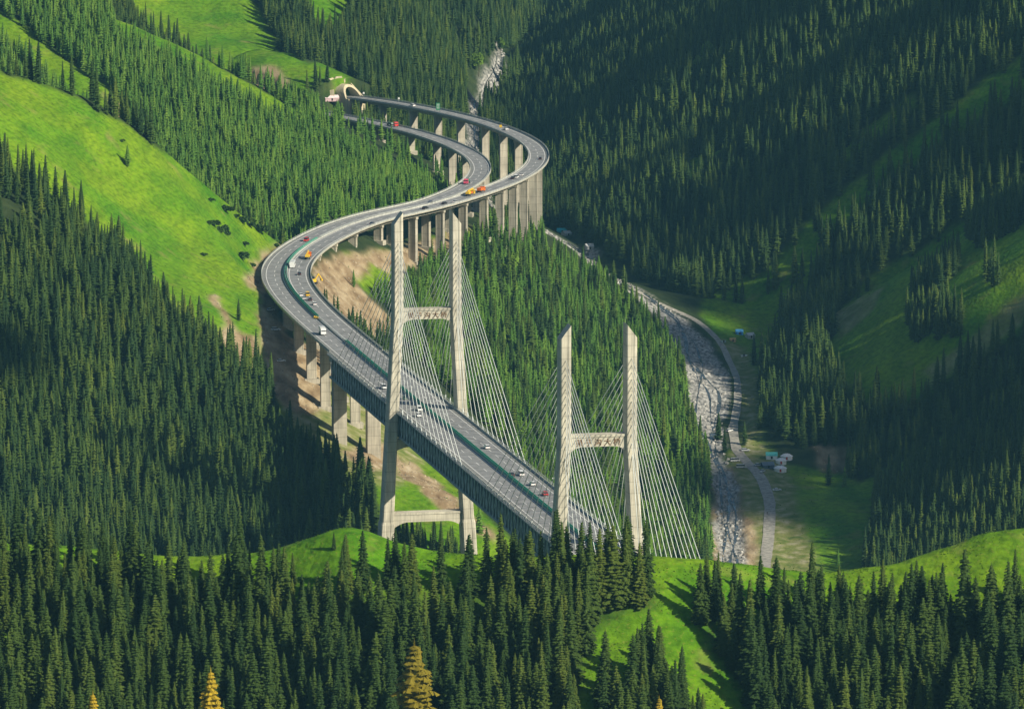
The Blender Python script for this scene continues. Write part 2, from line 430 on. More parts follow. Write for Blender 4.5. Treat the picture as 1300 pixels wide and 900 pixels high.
def sweep_mb(mb, path, prof, i0=0, i1=None, i=0):
    """closed profile [(offset, z)] swept along a path"""
    rings = [offset(path, o)[i0:i1] for o, z in prof]; n = len(rings[0]); m = len(prof)
    v = [(rings[j][k][0], rings[j][k][1], prof[j][1]) for k in range(n) for j in range(m)]
    f = [(k * m + j, k * m + (j + 1) % m, (k + 1) * m + (j + 1) % m, (k + 1) * m + j) for k in range(n - 1) for j in range(m)]
    f += [tuple(range(m - 1, -1, -1)), tuple((n - 1) * m + j for j in range(m))]
    return mb.add(v, f, i)

# ------------------------------------------------------------------ what covers the ground
def blur_(w, k=1):
    for _ in range(k):
        w = w.copy(); w[1:-1, 1:-1] = (w[1:-1, 1:-1] * 2 + w[:-2, 1:-1] + w[2:, 1:-1] + w[1:-1, :-2] + w[1:-1, 2:]) / 6
    return w
GPX, GPY = to_px(GX, GY, GZ)
jx = GPX + 5 * lattice_noise(GX, GY, 14, 21) + 3 * lattice_noise(GX, GY, 5, 22)
jy = GPY + 3 * lattice_noise(GX, GY, 14, 23) + 2 * lattice_noise(GX, GY, 5, 24)
FARSIDE = GY > 2250
GRASS = [
 ([(-600, -60), (-100, 40), (-5, 85), (0, 92), (100, 125), (200, 185), (300, 250), (372, 298), (338, 335), (330, 360), (340, 430), (336, 468), (312, 472), (290, 456), (258, 428), (226, 404), (206, 388), (180, 344), (135, 312), (104, 277), (58, 246), (18, 212), (0, 196), (-600, 60)], 2250, 3190),
 ([(-40, -10), (25, 25), (80, 70), (152, 124), (182, 166), (150, 168), (100, 135), (62, 104), (30, 68), (0, 45), (-40, 20)], 3190, 3700),
 ([(135, 10), (150, 20), (230, 58), (300, 98), (390, 148), (372, 160), (300, 126), (250, 98), (205, 72), (150, 45)], 3190, 3720),
 ([(160, -60), (290, -60), (325, 5), (350, 60), (395, 120), (410, 135), (380, 150), (300, 112), (230, 70), (180, 40), (160, 10)], 3720, 4600),
 ([(365, -60), (440, -60), (445, 20), (425, 50), (395, 30)], 3720, 4600),
 ([(400, 96), (445, 96), (452, 130), (440, 145), (410, 140), (385, 128)], 3720, 4600),
 ([(436, 318), (460, 326), (492, 318), (520, 335), (492, 372), (470, 372), (440, 345)], 2900, 3400),
 ([(545, 300), (600, 288), (610, 300), (560, 330)], 3200, 3600),
 ([(350, 482), (415, 470), (440, 480), (500, 545), (560, 600), (640, 672), (660, 700), (660, 720), (470, 720), (485, 660), (478, 620), (440, 600), (400, 585), (372, 560), (352, 520)], 2600, 3000),
 ([(902, 360), (985, 350), (1002, 388), (990, 440), (965, 480), (968, 562), (1005, 590), (1078, 605), (1112, 640), (1100, 725), (1100, 760), (905, 760), (905, 590), (945, 560), (938, 480), (905, 425), (890, 395)], 2800, 3750),
 ([(1060, 400), (1105, 352), (1160, 320), (1300, 232), (1420, 150), (1420, 330), (1330, 395), (1290, 425), (1225, 462), (1170, 510), (1095, 512), (1050, 470)], 2800, 3750),
 ([(1420, 20), (1310, 110), (1210, 175), (1120, 240), (1060, 300), (1010, 385), (960, 410), (925, 400), (985, 330), (1080, 232), (1190, 145), (1310, 60)], 3200, 4200),
 ([(1000, 90), (1080, 28), (1095, 34), (1030, 90), (940, 170), (880, 230), (860, 225), (930, 150)], 3200, 4800),
 ([(1160, 120), (1170, 130), (1070, 210), (1055, 205)], 3200, 4800),
 ([(1300, 500), (1310, 520), (1180, 590), (1090, 640), (1085, 620), (1180, 560)], 2800, 3300),
 ([(690, 30), (722, 26), (720, 45), (700, 52)], 4000, 4900),
]
EARTH = [
 ([(372, 300), (340, 318), (322, 335), (310, 362), (322, 372), (336, 350), (360, 330)], 2900, 3250),
 ([(326, 330), (345, 320), (350, 400), (372, 430), (420, 450), (432, 470), (415, 490), (412, 520), (375, 530), (352, 510), (338, 495), (333, 440)], 2700, 3160),
 ([(395, 340), (432, 322), (500, 318), (560, 300), (600, 284), (575, 312), (520, 340), (512, 352), (470, 335), (455, 362), (490, 400), (508, 432), (480, 432), (440, 408), (408, 380)], 2900, 3600),
 ([(500, 584), (525, 590), (580, 632), (632, 682), (622, 686), (560, 641), (505, 598)], 2600, 3000),
 ([(430, 575), (500, 560), (505, 590), (470, 600)], 2600, 3000),
 ([(285, 412), (330, 430), (325, 470), (300, 475), (280, 440)], 2700, 3000),
 ([(266, 380), (275, 372), (300, 420), (293, 425)], 2700, 3100),
 ([(130, 118), (150, 128), (170, 158), (155, 155)], 3190, 3700),
 ([(1172, 470), (1235, 425), (1300, 375), (1400, 310), (1400, 335), (1300, 405), (1240, 450), (1180, 490)], 2800, 3750),
 ([(1055, 400), (1120, 365), (1105, 395), (1065, 432)], 2800, 3750),
 ([(1030, 565), (1085, 568), (1095, 600), (1040, 600)], 2800, 3400),
 ([(290, 92), (345, 108), (370, 130), (330, 122)], 3720, 4600),
 ([(903, 600), (935, 590), (945, 640), (965, 700), (960, 740), (905, 740)], 2800, 3500),
]
def cover(polys):
    w = np.zeros(GX.shape)
    for poly, d0, d1 in polys:
        k = in_poly(jx, jy, poly) & (GY > d0) & (GY < d1)
        w[k] = 1
    return w
W_GRASS = cover(GRASS); W_EARTH = cover(EARTH)
W_EARTH = np.where((GX > 175), W_EARTH * .5, W_EARTH)
W_DRY = blur_(cover([([(905, 430), (945, 440), (966, 480), (968, 562), (1000, 590), (1010, 640), (1040, 720), (1040, 760), (905, 760), (905, 600), (940, 560), (935, 490)], 2800, 3500), ([(350, 470), (440, 470), (500, 540), (540, 590), (500, 620), (440, 600), (360, 560)], 2600, 3000)]), 4)
RIVER_PX = [(700, 48), (686, 66), (655, 78), (632, 95), (618, 112), (604, 132), (602, 160), (604, 185), (590, 205), (612, 245), (660, 280), (700, 296), (745, 322), (790, 358), (815, 372), (850, 400), (872, 430), (893, 465), (902, 495), (895, 530), (905, 570), (918, 600), (924, 640), (926, 680), (930, 725), (935, 760)]
RIVER_W = [2.5, 2.5, 2.8, 3.2, 3.5, 4, 5, 5, 5, 5, 6, 8, 7, 8, 9, 11, 13, 14, 13, 9, 6.5, 6, 6, 6.5, 7, 7]
river_pts = [hit(*p) for p in RIVER_PX]
river_path = smooth_path([(p.x, p.y) for p in river_pts], 3, 15)
def river_halfwidth(p):
    ys = np.array([q.y for q in river_pts])[::-1]
    return np.interp(p[1], np.sort(ys), np.array(RIVER_W)[::-1])
W_RIVER = np.zeros(GX.shape)
rd = dist_to(river_path, GX, GY, 30)
ys = np.array([q.y for q in river_pts]); o = np.argsort(ys)
hw = np.interp(GY, ys[o], np.array(RIVER_W)[o])
rdj = rd + 3 * lattice_noise(GX, GY, 15, 31) + 1.5 * lattice_noise(GX, GY, 6, 32)
W_RIVER = np.clip((hw - rdj) / 2.0 + .5, 0, 1)
W_RIVER[GY < 2500] = 0
# cut the bed a little into the valley and roughen it
bed = np.clip((hw + 3 - rd) / 5, 0, 1) * (GY > 2500)
GZ = GZ - bed * 1.6 + W_RIVER * (.5 * lattice_noise(GX, GY, 6, 33) + .35 * lattice_noise(GX, GY, 3, 34))
# scarred earth is gullied
GZ = GZ + W_EARTH * (.8 * lattice_noise(GX, GY, 7, 35) + .3 * lattice_noise(GX, GY, 3, 36))
# near ridge: open meadow except where the trees stand
NEAR_WOOD = [(-500, 728), (0, 728), (180, 735), (205, 765), (262, 772), (275, 752), (350, 752), (365, 785), (425, 790), (440, 745), (480, 742), (560, 750), (640, 750), (700, 742), (800, 740), (832, 748), (835, 775), (800, 776), (750, 800), (742, 850), (735, 905), (730, 1100), (-500, 1100)]
NEAR_WOOD_B = [(886, 792), (905, 784), (1060, 768), (1060, 790), (1110, 800), (1150, 778), (1215, 778), (1255, 800), (1500, 770), (1500, 1100), (955, 1100), (955, 930), (935, 870), (900, 822)]
NEAR_WOOD_C = [(835, 775), (838, 850), (880, 900), (900, 960), (920, 1100), (735, 1100), (760, 940), (795, 920), (800, 860), (835, 840)]
near = GY < 2250
nj = in_poly(jx, jy, NEAR_WOOD) | in_poly(jx, jy, NEAR_WOOD_B) | in_poly(jx, jy, NEAR_WOOD_C)
W_GRASS[near] = 1.0
W_GRASS[near & nj] = .45
def blur(w, k=1):
    for _ in range(k):
        w = w.copy(); w[1:-1, 1:-1] = (w[1:-1, 1:-1] * 2 + w[:-2, 1:-1] + w[2:, 1:-1] + w[1:-1, :-2] + w[1:-1, 2:]) / 6
    return w
W_GRASS, W_EARTH = blur(W_GRASS, 3), blur(W_EARTH, 2)
W_RIVER = blur(W_RIVER, 1)
def sample(A, x, y):
    i = np.clip(np.searchsorted(U, x / y), 0, len(U) - 1); j = np.clip(np.searchsorted(V, y), 0, len(V) - 1)
    return A[j, i]

TRACK_PX = [(800, 366), (835, 385), (870, 400), (900, 420), (922, 448), (936, 480), (937, 510), (930, 545), (934, 572), (950, 590), (968, 608), (978, 640), (976, 680), (972, 712), (968, 740)]
tp = [hit(*p) for p in TRACK_PX]
track_path = smooth_path([(p.x, p.y) for p in tp], 3, 18)
track_z = ground(track_path[:, 0], track_path[:, 1])
for _ in range(12): track_z[1:-1] = (track_z[:-2] + 2 * track_z[1:-1] + track_z[2:]) / 4
near_d = np.full(GX.shape, 1e9); near_z = np.zeros(GX.shape)
for k in range(len(track_path)):
    x, y = track_path[k]
    j0, j1 = np.searchsorted(V, [y - 14, y + 14]); i0, i1 = np.searchsorted(U, [(x - 14) / y - .002, (x + 14) / y + .002])
    s_ = (slice(j0, j1), slice(i0, i1)); d_ = np.hypot(GX[s_] - x, GY[s_] - y); b_ = d_ < near_d[s_]
    near_d[s_] = np.where(b_, d_, near_d[s_]); near_z[s_] = np.where(b_, track_z[k], near_z[s_])
w_ = np.clip((11 - near_d) / 6, 0, 1)
GZ = GZ * (1 - w_) + near_z * w_
W_RIVER = W_RIVER * np.clip((near_d - 3) / 2, 0, 1)
# the hill over the tunnel tube
kq = int(np.argmin(np.hypot(*(PR - on_plane(443, 123)).T))); q0 = PR[kq]; qt = PR[kq + 1] - PR[kq - 1]; qt = qt / np.linalg.norm(qt)
la = (GX - q0[0]) * qt[0] + (GY - q0[1]) * qt[1]; lb_ = (GX - q0[0]) * qt[1] - (GY - q0[1]) * qt[0]
cov = 10.8 + np.clip(la, 0, 60) * .22 - (np.abs(lb_) / 13.0) ** 2 * 1.7
GZ = np.where((la > 3.5) & (la < 90) & (np.abs(lb_) < 30), np.maximum(GZ, cov), GZ)
GZ = np.where((la <= 3.5) & (la > -14) & (np.abs(lb_) < 8.5), np.minimum(GZ, -3.2), GZ)
nv, nu = GX.shape
co = np.stack([GX, GY, GZ], -1).reshape(-1, 3)
ii = (np.arange(nv - 1)[:, None] * nu + np.arange(nu - 1)[None, :]).ravel()
quads = np.stack([ii, ii + 1, ii + nu + 1, ii + nu], 1).astype(np.int32)
me = bpy.data.meshes.new("terrain")
me.vertices.add(len(co)); me.vertices.foreach_set("co", co.ravel())
me.loops.add(quads.size); me.loops.foreach_set("vertex_index", quads.ravel())
me.polygons.add(len(quads)); me.polygons.foreach_set("loop_start", np.arange(0, quads.size, 4, dtype=np.int32))
try: me.polygons.foreach_set("loop_total", np.full(len(quads), 4, dtype=np.int32))
except Exception: pass
me.update(calc_edges=True)
me.polygons.foreach_set("use_smooth", np.ones(len(quads), bool))
att = me.color_attributes.new("cover", 'FLOAT_COLOR', 'POINT')
cc = np.ones((len(co), 4), np.float32); cc[:, 0] = W_GRASS.ravel(); cc[:, 1] = W_EARTH.ravel(); cc[:, 2] = W_RIVER.ravel(); cc[:, 3] = W_DRY.ravel()
att.data.foreach_set("color", cc.ravel())
me.update()

def terrain_mat():
    m = bpy.data.materials.new("hillside"); m.use_nodes = True
    nt = m.node_tree; b = nt.nodes["Principled BSDF"]; b.inputs["Roughness"].default_value = .95; b.inputs["Specular IOR Level"].default_value = .1
    at = nt.nodes.new("ShaderNodeAttribute"); at.attribute_name = "cover"
    sep = nt.nodes.new("ShaderNodeSeparateColor"); nt.links.new(at.outputs["Color"], sep.inputs[0])
    g = nt.nodes.new("ShaderNodeNewGeometry")
    def noise(sc, det=4, mp=None):
        n = nt.nodes.new("ShaderNodeTexNoise"); n.inputs["Scale"].default_value = sc; n.inputs["Detail"].default_value = det
        if mp:
            q = nt.nodes.new("ShaderNodeMapping"); q.inputs["Rotation"].default_value = mp[0]; q.inputs["Scale"].default_value = mp[1]
            nt.links.new(g.outputs["Position"], q.inputs[0]); nt.links.new(q.outputs[0], n.inputs["Vector"])
        else: nt.links.new(g.outputs["Position"], n.inputs["Vector"])
        return n.outputs[0]
    def ramp(src, *st):
        r = nt.nodes.new("ShaderNodeValToRGB")
        while len(r.color_ramp.elements) < len(st): r.color_ramp.elements.new(.5)
        for e, (p, c) in zip(r.color_ramp.elements, st): e.position = p; e.color = (*c, 1)
        nt.links.new(src, r.inputs[0]); return r.outputs[0]
    def mix(f, a, bb, mode='MIX'):
        x = nt.nodes.new("ShaderNodeMix"); x.data_type = 'RGBA'; x.blend_type = mode
        if isinstance(f, float): x.inputs[0].default_value = f
        else: nt.links.new(f, x.inputs[0])
        nt.links.new(a, x.inputs[6]); nt.links.new(bb, x.inputs[7]); return x.outputs[2]
    grass = ramp(noise(.022, 6), (.30, (.060, .190, .006)), (.45, (.105, .235, .007)), (.60, (.150, .262, .009)), (.76, (.115, .225, .007)))
    fine = ramp(noise(.35, 6), (.3, (.55, .6, .5)), (.55, (1, 1, 1)), (.75, (1.25, 1.15, 1.0)))
    grass = mix(1.0, grass, fine, 'MULTIPLY')
    streak = ramp(noise(.10, 5, ((0, 0, .5), (1, .18, 1))), (.38, (.72, .80, .7)), (.60, (1.12, 1.08, 1)))
    grass = mix(.8, grass, streak, 'MULTIPLY')
    dry = ramp(noise(.9, 3), (.58, (0, 0, 0)), (.70, (.5, .5, .5)))
    straw = ramp(noise(2.5, 2), (.3, (.16, .17, .03)), (.7, (.24, .24, .05)))
    grass = mix(dry, grass, straw)
    sxyz = nt.nodes.new("ShaderNodeSeparateXYZ"); nt.links.new(g.outputs["Position"], sxyz.inputs[0])
    wv_ = nt.nodes.new("ShaderNodeTexWave"); wv_.wave_type = 'BANDS'; wv_.bands_direction = 'Z'; wv_.inputs["Scale"].default_value = .16; wv_.inputs["Distortion"].default_value = 7; wv_.inputs["Detail"].default_value = 3; wv_.inputs["Detail Scale"].default_value = .25
    nt.links.new(g.outputs["Position"], wv_.inputs["Vector"])
    terr = ramp(wv_.outputs[0], (.05, (.70, .76, .68)), (.30, (1, 1, 1)))
    grass = mix(.35, grass, terr, 'MULTIPLY')
    pale = ramp(noise(.06, 5), (.60, (0, 0, 0)), (.74, (.55, .55, .55)))
    tan = ramp(noise(.5, 4), (.3, (.20, .17, .06)), (.7, (.27, .26, .08)))
    grass = mix(pale, grass, tan)
    olive = ramp(noise(.16, 6), (.32, (.10, .15, .03)), (.50, (.20, .215, .07)), (.64, (.30, .29, .16)), (.78, (.36, .34, .25)))
    grass = mix(at.outputs["Alpha"], grass, olive)
    floor = ramp(noise(.12, 5), (.3, (.016, .030, .012)), (.7, (.040, .060, .020)))
    earth = ramp(noise(.16, 6, ((0, 0, .35), (1, .35, .8))), (.30, (.15, .10, .055)), (.48, (.27, .20, .12)), (.62, (.38, .30, .19)), (.78, (.48, .41, .29)))
    gr = ramp(noise(.55, 8, ((0, 0, .1), (1, .6, 1))), (.30, (.05, .055, .06)), (.42, (.19, .19, .185)), (.55, (.34, .335, .32)), (.72, (.58, .57, .53)))
    c = mix(sep.outputs[0], floor, grass)
    c = mix(sep.outputs[1], c, earth)
    c = mix(sep.outputs[2], c, gr)
    nt.links.new(c, b.inputs["Base Color"])
    bp = nt.nodes.new("ShaderNodeBump"); bp.inputs["Strength"].default_value = 1; bp.inputs["Distance"].default_value = .6
    nt.links.new(noise(.45, 8), bp.inputs["Height"]); nt.links.new(bp.outputs[0], b.inputs["Normal"])
    return m
me.materials.append(terrain_mat())
terrain = link(bpy.data.objects.new("hills", me)); tag(terrain, kind="structure")
# wide base that carries the land out to the horizon
base = mesh_from("ground", [(-11500, -11500, -235), (11500, -11500, -235), (11500, 11500, -235), (-11500, 11500, -235)], [(0, 1, 2, 3)], mat("far_ground", (.05, .075, .03), .95, 0, .3, .002))
tag(link(bpy.data.objects.new("ground", base)), kind="structure")

# dirt road along the valley
zt = lambda p: float(ground(p[0], p[1]))
tm = mat("gravel_track", (.33, .315, .28), .95, 0, .16, .5, bump=.08)
a3 = []
tw_ = 1.9 + 1.1 * np.clip((3350 - track_path[:, 1]) / 200, 0, 1) + .25 * lattice_noise(track_path[:, 0], track_path[:, 1], 9, 71)
for off in np.linspace(-1.0, 1.0, 5):
    q = track_path + (offset(track_path, 1.0) - track_path) * (off * tw_)[:, None]; a3.append(np.stack([q[:, 0], q[:, 1], track_z + .22], 1))
a3 = np.array(a3); kk, nn_ = a3.shape[:2]
tv = a3.reshape(-1, 3); tf = [(j * nn_ + k, (j + 1) * nn_ + k, (j + 1) * nn_ + k + 1, j * nn_ + k + 1) for j in range(kk - 1) for k in range(nn_ - 1)]
tag(link(bpy.data.objects.new("dirt_road", mesh_from("dirt_road", tv, tf, tm, True))), kind="structure")
# braided stream in the bed
wm = mat("stream_water", (.06, .075, .08), .2, 0, .25, .3, spec=.5)
rng2 = np.random.default_rng(3)
wv, wf = [], []
for br in range(3):
    ph = rng2.random() * 6
    s = np.arange(len(river_path)) * 3.0
    hwp = np.array([np.interp(p[1], ys[o], np.array(RIVER_W)[o]) for p in river_path])
    off = hwp * .45 * np.sin(s / (37 + 9 * br) + ph) + (br - 1) * 1.5
    t = np.gradient(river_path, axis=0); t /= np.linalg.norm(t, axis=1)[:, None]
    nrm = np.stack([t[:, 1], -t[:, 0]], 1)
    wd = (.6 + .45 * np.sin(s / 11 + ph)) * (1.1 if br == 0 else .7)
    L, R = river_path + nrm * (off - wd)[:, None], river_path + nrm * (off + wd)[:, None]
    zc = ground(river_path[:, 0] + nrm[:, 0] * off, river_path[:, 1] + nrm[:, 1] * off) + .22
    b0 = len(wv); n_ = len(L)
    wv += [(L[k][0], L[k][1], zc[k]) for k in range(n_)] + [(R[k][0], R[k][1], zc[k]) for k in range(n_)]
    wf += [(b0 + k, b0 + n_ + k, b0 + n_ + k + 1, b0 + k + 1) for k in range(n_ - 1)]
tag(link(bpy.data.objects.new("river", mesh_from("river", wv, wf, wm, True))), kind="structure")
# boulders and gravel bars: nobody could count them
mbk = MB(); rr = random.Random(5)
for _ in range(2600):
    k = rr.randrange(len(river_path)); p = river_path[k]
    h = float(np.interp(p[1], ys[o], np.array(RIVER_W)[o]))
    t = river_path[min(k + 1, len(river_path) - 1)] - river_path[max(k - 1, 0)]; t = t / np.linalg.norm(t)
    q = p + np.array([t[1], -t[0]]) * rr.uniform(-h * 1.05, h * 1.05) + t * rr.uniform(-2, 2)
    s = rr.choice([.3, .45, .6, .9, 1.4]) * rr.uniform(.7, 1.2); z = float(ground(*q))
    v = []
    for a in range(6):
        v.append((q[0] + s * cos(a * pi / 3) * rr.uniform(.7, 1.1), q[1] + s * sin(a * pi / 3) * rr.uniform(.7, 1.1), z - .2))
    v += [(x[0] * .5 + q[0] * .5 + rr.uniform(-.2, .2) * s, x[1] * .5 + q[1] * .5, z + s * rr.uniform(.5, .8)) for x in v[:6:2]]
    mbk.add(v, [(0, 1, 6), (1, 2, 7, 6), (2, 3, 7), (3, 4, 8, 7), (4, 5, 8), (5, 0, 6, 8), (6, 7, 8)])
tag(mbk.obj("river_boulders", M['rock']), kind="stuff", label="pale boulders and cobbles strewn over the grey river bed", cat="boulders")

# stones and clods on the scarred earth
mbk = MB(); rr = random.Random(8); ej, ei = np.where((W_EARTH > .6) & (GY > 2600) & (GY < 3700)); n_e = len(ej)
for _ in range(2200):
    k = rr.randrange(n_e); x, y = GX[ej[k], ei[k]] + rr.uniform(-1, 1), GY[ej[k], ei[k]] + rr.uniform(-1.5, 1.5); z = float(ground(x, y)); s = rr.choice([.25, .35, .5, .8]) * rr.uniform(.7, 1.2)
    v = [(x + s * cos(a * 1.257) * rr.uniform(.7, 1.1), y + s * sin(a * 1.257) * rr.uniform(.7, 1.1), z - .2) for a in range(5)] + [(x + rr.uniform(-.2, .2) * s, y, z + s * rr.uniform(.5, .9))]
    mbk.add(v, [(a, (a + 1) % 5, 5) for a in range(5)])
tag(mbk.obj("rubble", mat("earth_stones", (.30, .25, .18), .95, 0, .3, .5)), kind="stuff", label="loose stones and clods on the bare brown banks around the viaduct piers", cat="rubble")

# ------------------------------------------------------------------ cable stayed bridge
M['steel_web'] = mat("truss_web_paint", (.50, .58, .60), .5, 0, .15, .5, spec=.5)
rt = np.array([ax[1], -ax[0]])                    # to the right when driving away from the viewpoint
def bp(s, o, z, org=T2):
    q = org + ax * s + rt * o
    return (q[0], q[1], z)
BZ = math.atan2(ax[1], ax[0])                     # heading of the bridge
SPAN = float(np.linalg.norm(T1 - T2)); S0, S1 = -172.0, SPAN + 172.0
bridge = empty("cable_stayed_bridge", bp(SPAN / 2, 0, 0))
tag(bridge, "grey cable stayed bridge with two H shaped towers and white cables over dark truss", "bridge")
bridge_inv = Matrix.Translation(-Vector(bridge.location))
def bpart(mb, name, mats, smooth=False, kind=None):
    me_ = mb.mesh(name, mats, smooth); me_.transform(bridge_inv)
    o_ = link(bpy.data.objects.new(name, me_), bridge)
    if kind: o_["kind"] = kind
    return o_
def leg_half(z):
    return 13.2 if z > 43 else 13.2 + (43 - z) * .056
def leg_section(so, side, z, w, l):
    """closed outline of a leg at one height: chamfered corners and a shallow groove on both road faces"""
    c, g, gw = .45, .18, w * .22
    o = leg_half(z) * side
    pr = [(-w / 2 + c, -l / 2), (-gw, -l / 2), (-gw + .15, -l / 2 + g), (gw - .15, -l / 2 + g), (gw, -l / 2), (w / 2 - c, -l / 2), (w / 2, -l / 2 + c), (w / 2, l / 2 - c), (w / 2 - c, l / 2),
          (gw, l / 2), (gw - .15, l / 2 - g), (-gw + .15, l / 2 - g), (-gw, l / 2), (-w / 2 + c, l / 2), (-w / 2, l / 2 - c), (-w / 2, -l / 2 + c)]
    return [bp(so + b, o + a, z) for a, b in pr]
def text_mesh(body, size, name):
    cu = bpy.data.curves.new(name, 'FONT'); cu.body = body; cu.size = size; cu.align_x = 'CENTER'; cu.align_y = 'CENTER'
    cu.extrude = .06; cu.space_character = 1.5; cu.offset = .02; cu.resolution_u = 3
    o = bpy.data.objects.new(name, cu); COL.objects.link(o)
    dg = bpy.context.evaluated_depsgraph_get()
    me_ = bpy.data.meshes.new_from_object(o.evaluated_get(dg)); bpy.data.objects.remove(o)
    return me_
for org_s in (0.0, SPAN):
    for side in (-1, 1):
        bx, by, _ = bp(org_s, leg_half(-70) * side, 0)
        zb = float(ground(bx, by)) - 6
        lv = [(zb, 6.4, 9.4), (-51, 6.0, 9.0), (-49.5, 5.2, 8.4), (0, 4.7, 7.6), (43, 4.4, 7.0), (70, 4.3, 6.8), (83.5, 4.3, 6.8)]
        mb = MB(); rings = [leg_section(org_s, side, z, w, l) for z, w, l in lv]
        # slanted top, higher on the inner edge
        top = []
        for a, b in [(p[0], p[1]) for p in rings[-1]]:
            d = (np.array([a, b]) - (T2 + ax * org_s)) @ rt * side - 13.2
            top.append((a, b, 84.2 + max(0.0, (2.15 - d)) / 4.3 * 5.6))
        rings.append(top)
        n = 16; v = [p for r in rings for p in r]
        f = [(k * n + j, k * n + (j + 1) % n, (k + 1) * n + (j + 1) % n, (k + 1) * n + j) for k in range(len(rings) - 1) for j in range(n)]
        f.append(tuple((len(rings) - 1) * n + j for j in range(n)))
        mb.add(v, f); bpart(mb, "tower_leg", M['conc_tower'])
        # stay cables, seven to each half fan and more: a harp that fans from the upper leg
        for sgn in (-1, 1):
            for k in range(13):
                sd = 15 + k * 11.0; za = 38 + (k / 12) ** .85 * 38
                cb = MB()
                a = bp(org_s + sgn * 3.3, leg_half(za) * side, za); b = bp(org_s + sgn * sd, 13.75 * side, -.2)
                cb.bar(a, b, .27, n=6)
                cb.bar(b, tuple(np.array(b) + (np.array(a) - np.array(b)) / np.linalg.norm(np.array(a) - np.array(b)) * 3.0), .5, n=6)
                bpart(cb, "stay_cable", M['cable'], True)
    # cross beams between the legs
    def arched(z0, deep_mid, deep_end, th, so, name, inner, n=20):
        mb = MB(); hw = lambda z: leg_half(z) - inner
        up, lo = [], []
        for k in range(n + 1):
            t = -1 + 2 * k / n
            e = max(0, (abs(t) - .55) / .45) ** 2
            zz = z0 - deep_mid - (deep_end - deep_mid) * e
            up.append((t * hw(z0), z0)); lo.append((t * hw(z0), zz))
        prof = up + lo[::-1]
        mb.prism(None, [bp(so - th / 2, a, z) for a, z in prof], [bp(so + th / 2, a, z) for a, z in prof])
        # projecting coping along the top edge
        mb.prism(None, [bp(so - th / 2 - .25, a, z) for a, z in ((-hw(z0), z0 + .02), (hw(z0), z0 + .02), (hw(z0), z0 - .9), (-hw(z0), z0 - .9))],
                 [bp(so + th / 2 + .25, a, z) for a, z in ((-hw(z0), z0 + .02), (hw(z0), z0 + .02), (hw(z0), z0 - .9), (-hw(z0), z0 - .9))])
        return bpart(mb, name, M['conc_tower'])
    ub = arched(46.2, 4.7, 6.6, 4.6, org_s, "cross_beam", 2.0)
    me_ = text_mesh("果子沟大桥", 3.0, "tower_lettering")
    me_.materials.clear(); me_.materials.append(M['red_letter'])
    q = bp(org_s - 2.42, 0, 43.1)
    rot = Matrix.Rotation(BZ - pi / 2, 4, 'Z') @ Matrix.Rotation(pi / 2, 4, 'X')
    me_.transform(bridge_inv @ Matrix.Translation(q) @ rot)
    link(bpy.data.objects.new("lettering", me_), ub)
    arched(-12.6, 3.4, 5.0, 4.8, org_s, "cross_beam", 2.2)
    arched(-46.0, 4.2, 7.0, 5.2, org_s, "cross_beam", 2.4)
    for side in (-1, 1):
        z = 84.2 + 5.6
        p0 = bp(org_s, (13.2 - 1.9) * side, z - .4); lb = MB(); lb.bar(p0, (p0[0], p0[1], z + 2.0), 0.07, n=5); bpart(lb, "lightning_rod", M['rail'])
        p1 = bp(org_s, (13.2 + 1.5) * side, 84.5); lb = MB(); lb.bar(p1, (p1[0], p1[1], 84.0), .07, n=5)
        bpart(lb, "lightning_rod", M['rail'])
# deck of the bridge: slab, edge beams, parapets, truss
mb = MB()
prof = [(-14.3, -.05), (14.3, -.05), (14.3, -.55), (12.9, -.75), (-12.9, -.75), (-14.3, -.55)]
mb.prism(None, [bp(S0, a, z) for a, z in prof], [bp(S1, a, z) for a, z in prof]); bpart(mb, "deck_slab", M['parapet'])
for side in (-1, 1):
    mb = MB()
    for o0, o1, z0, z1 in ((12.95, 13.25, -.045, .85),):
        pr = [(o0 * side, z0), (o1 * side, z0), (o1 * side, z1), (o0 * side, z1)]
        mb.prism(None, [bp(S0, a, z) for a, z in pr], [bp(S1, a, z) for a, z in pr])
    bpart(mb, "parapet", M['parapet'])
    rl = MB()
    rl.bar(bp(S0, 14.2 * side, 1.1), bp(S1, 14.2 * side, 1.1), .12); rl.bar(bp(S0, 14.2 * side, .55), bp(S1, 14.2 * side, .55), .08)
    s = S0
    while s < S1: rl.bar(bp(s, 14.2 * side, -.05), bp(s, 14.2 * side, 1.15), .1); s += 3.0
    bpart(rl, "guard_rail", M['rail'], kind="stuff")
    ch = MB(); ch.bar(bp(S0, 12.7 * side, -1.3), bp(S1, 12.7 * side, -1.3), .75, .95); bpart(ch, "top_chord", M['steel'])
    ch = MB(); ch.bar(bp(S0, 12.7 * side, -11.4), bp(S1, 12.7 * side, -11.4), .85, .9); bpart(ch, "bottom_chord", M['steel_light'])
    web = MB(); s = S0; k = 0
    while s < S1 - 2:
        web.bar(bp(s, 12.75 * side, -1.6), bp(s, 12.75 * side, -11.1), .46)
        web.bar(bp(s, 12.7 * side, -1.6 if k % 2 else -11.1), bp(min(s + 6.2, S1), 12.7 * side, -11.1 if k % 2 else -1.6), .2)
        s += 6.2; k += 1
    bpart(web, "truss_web", M['steel_web'], kind="stuff")
fl = MB(); s = S0; k = 0
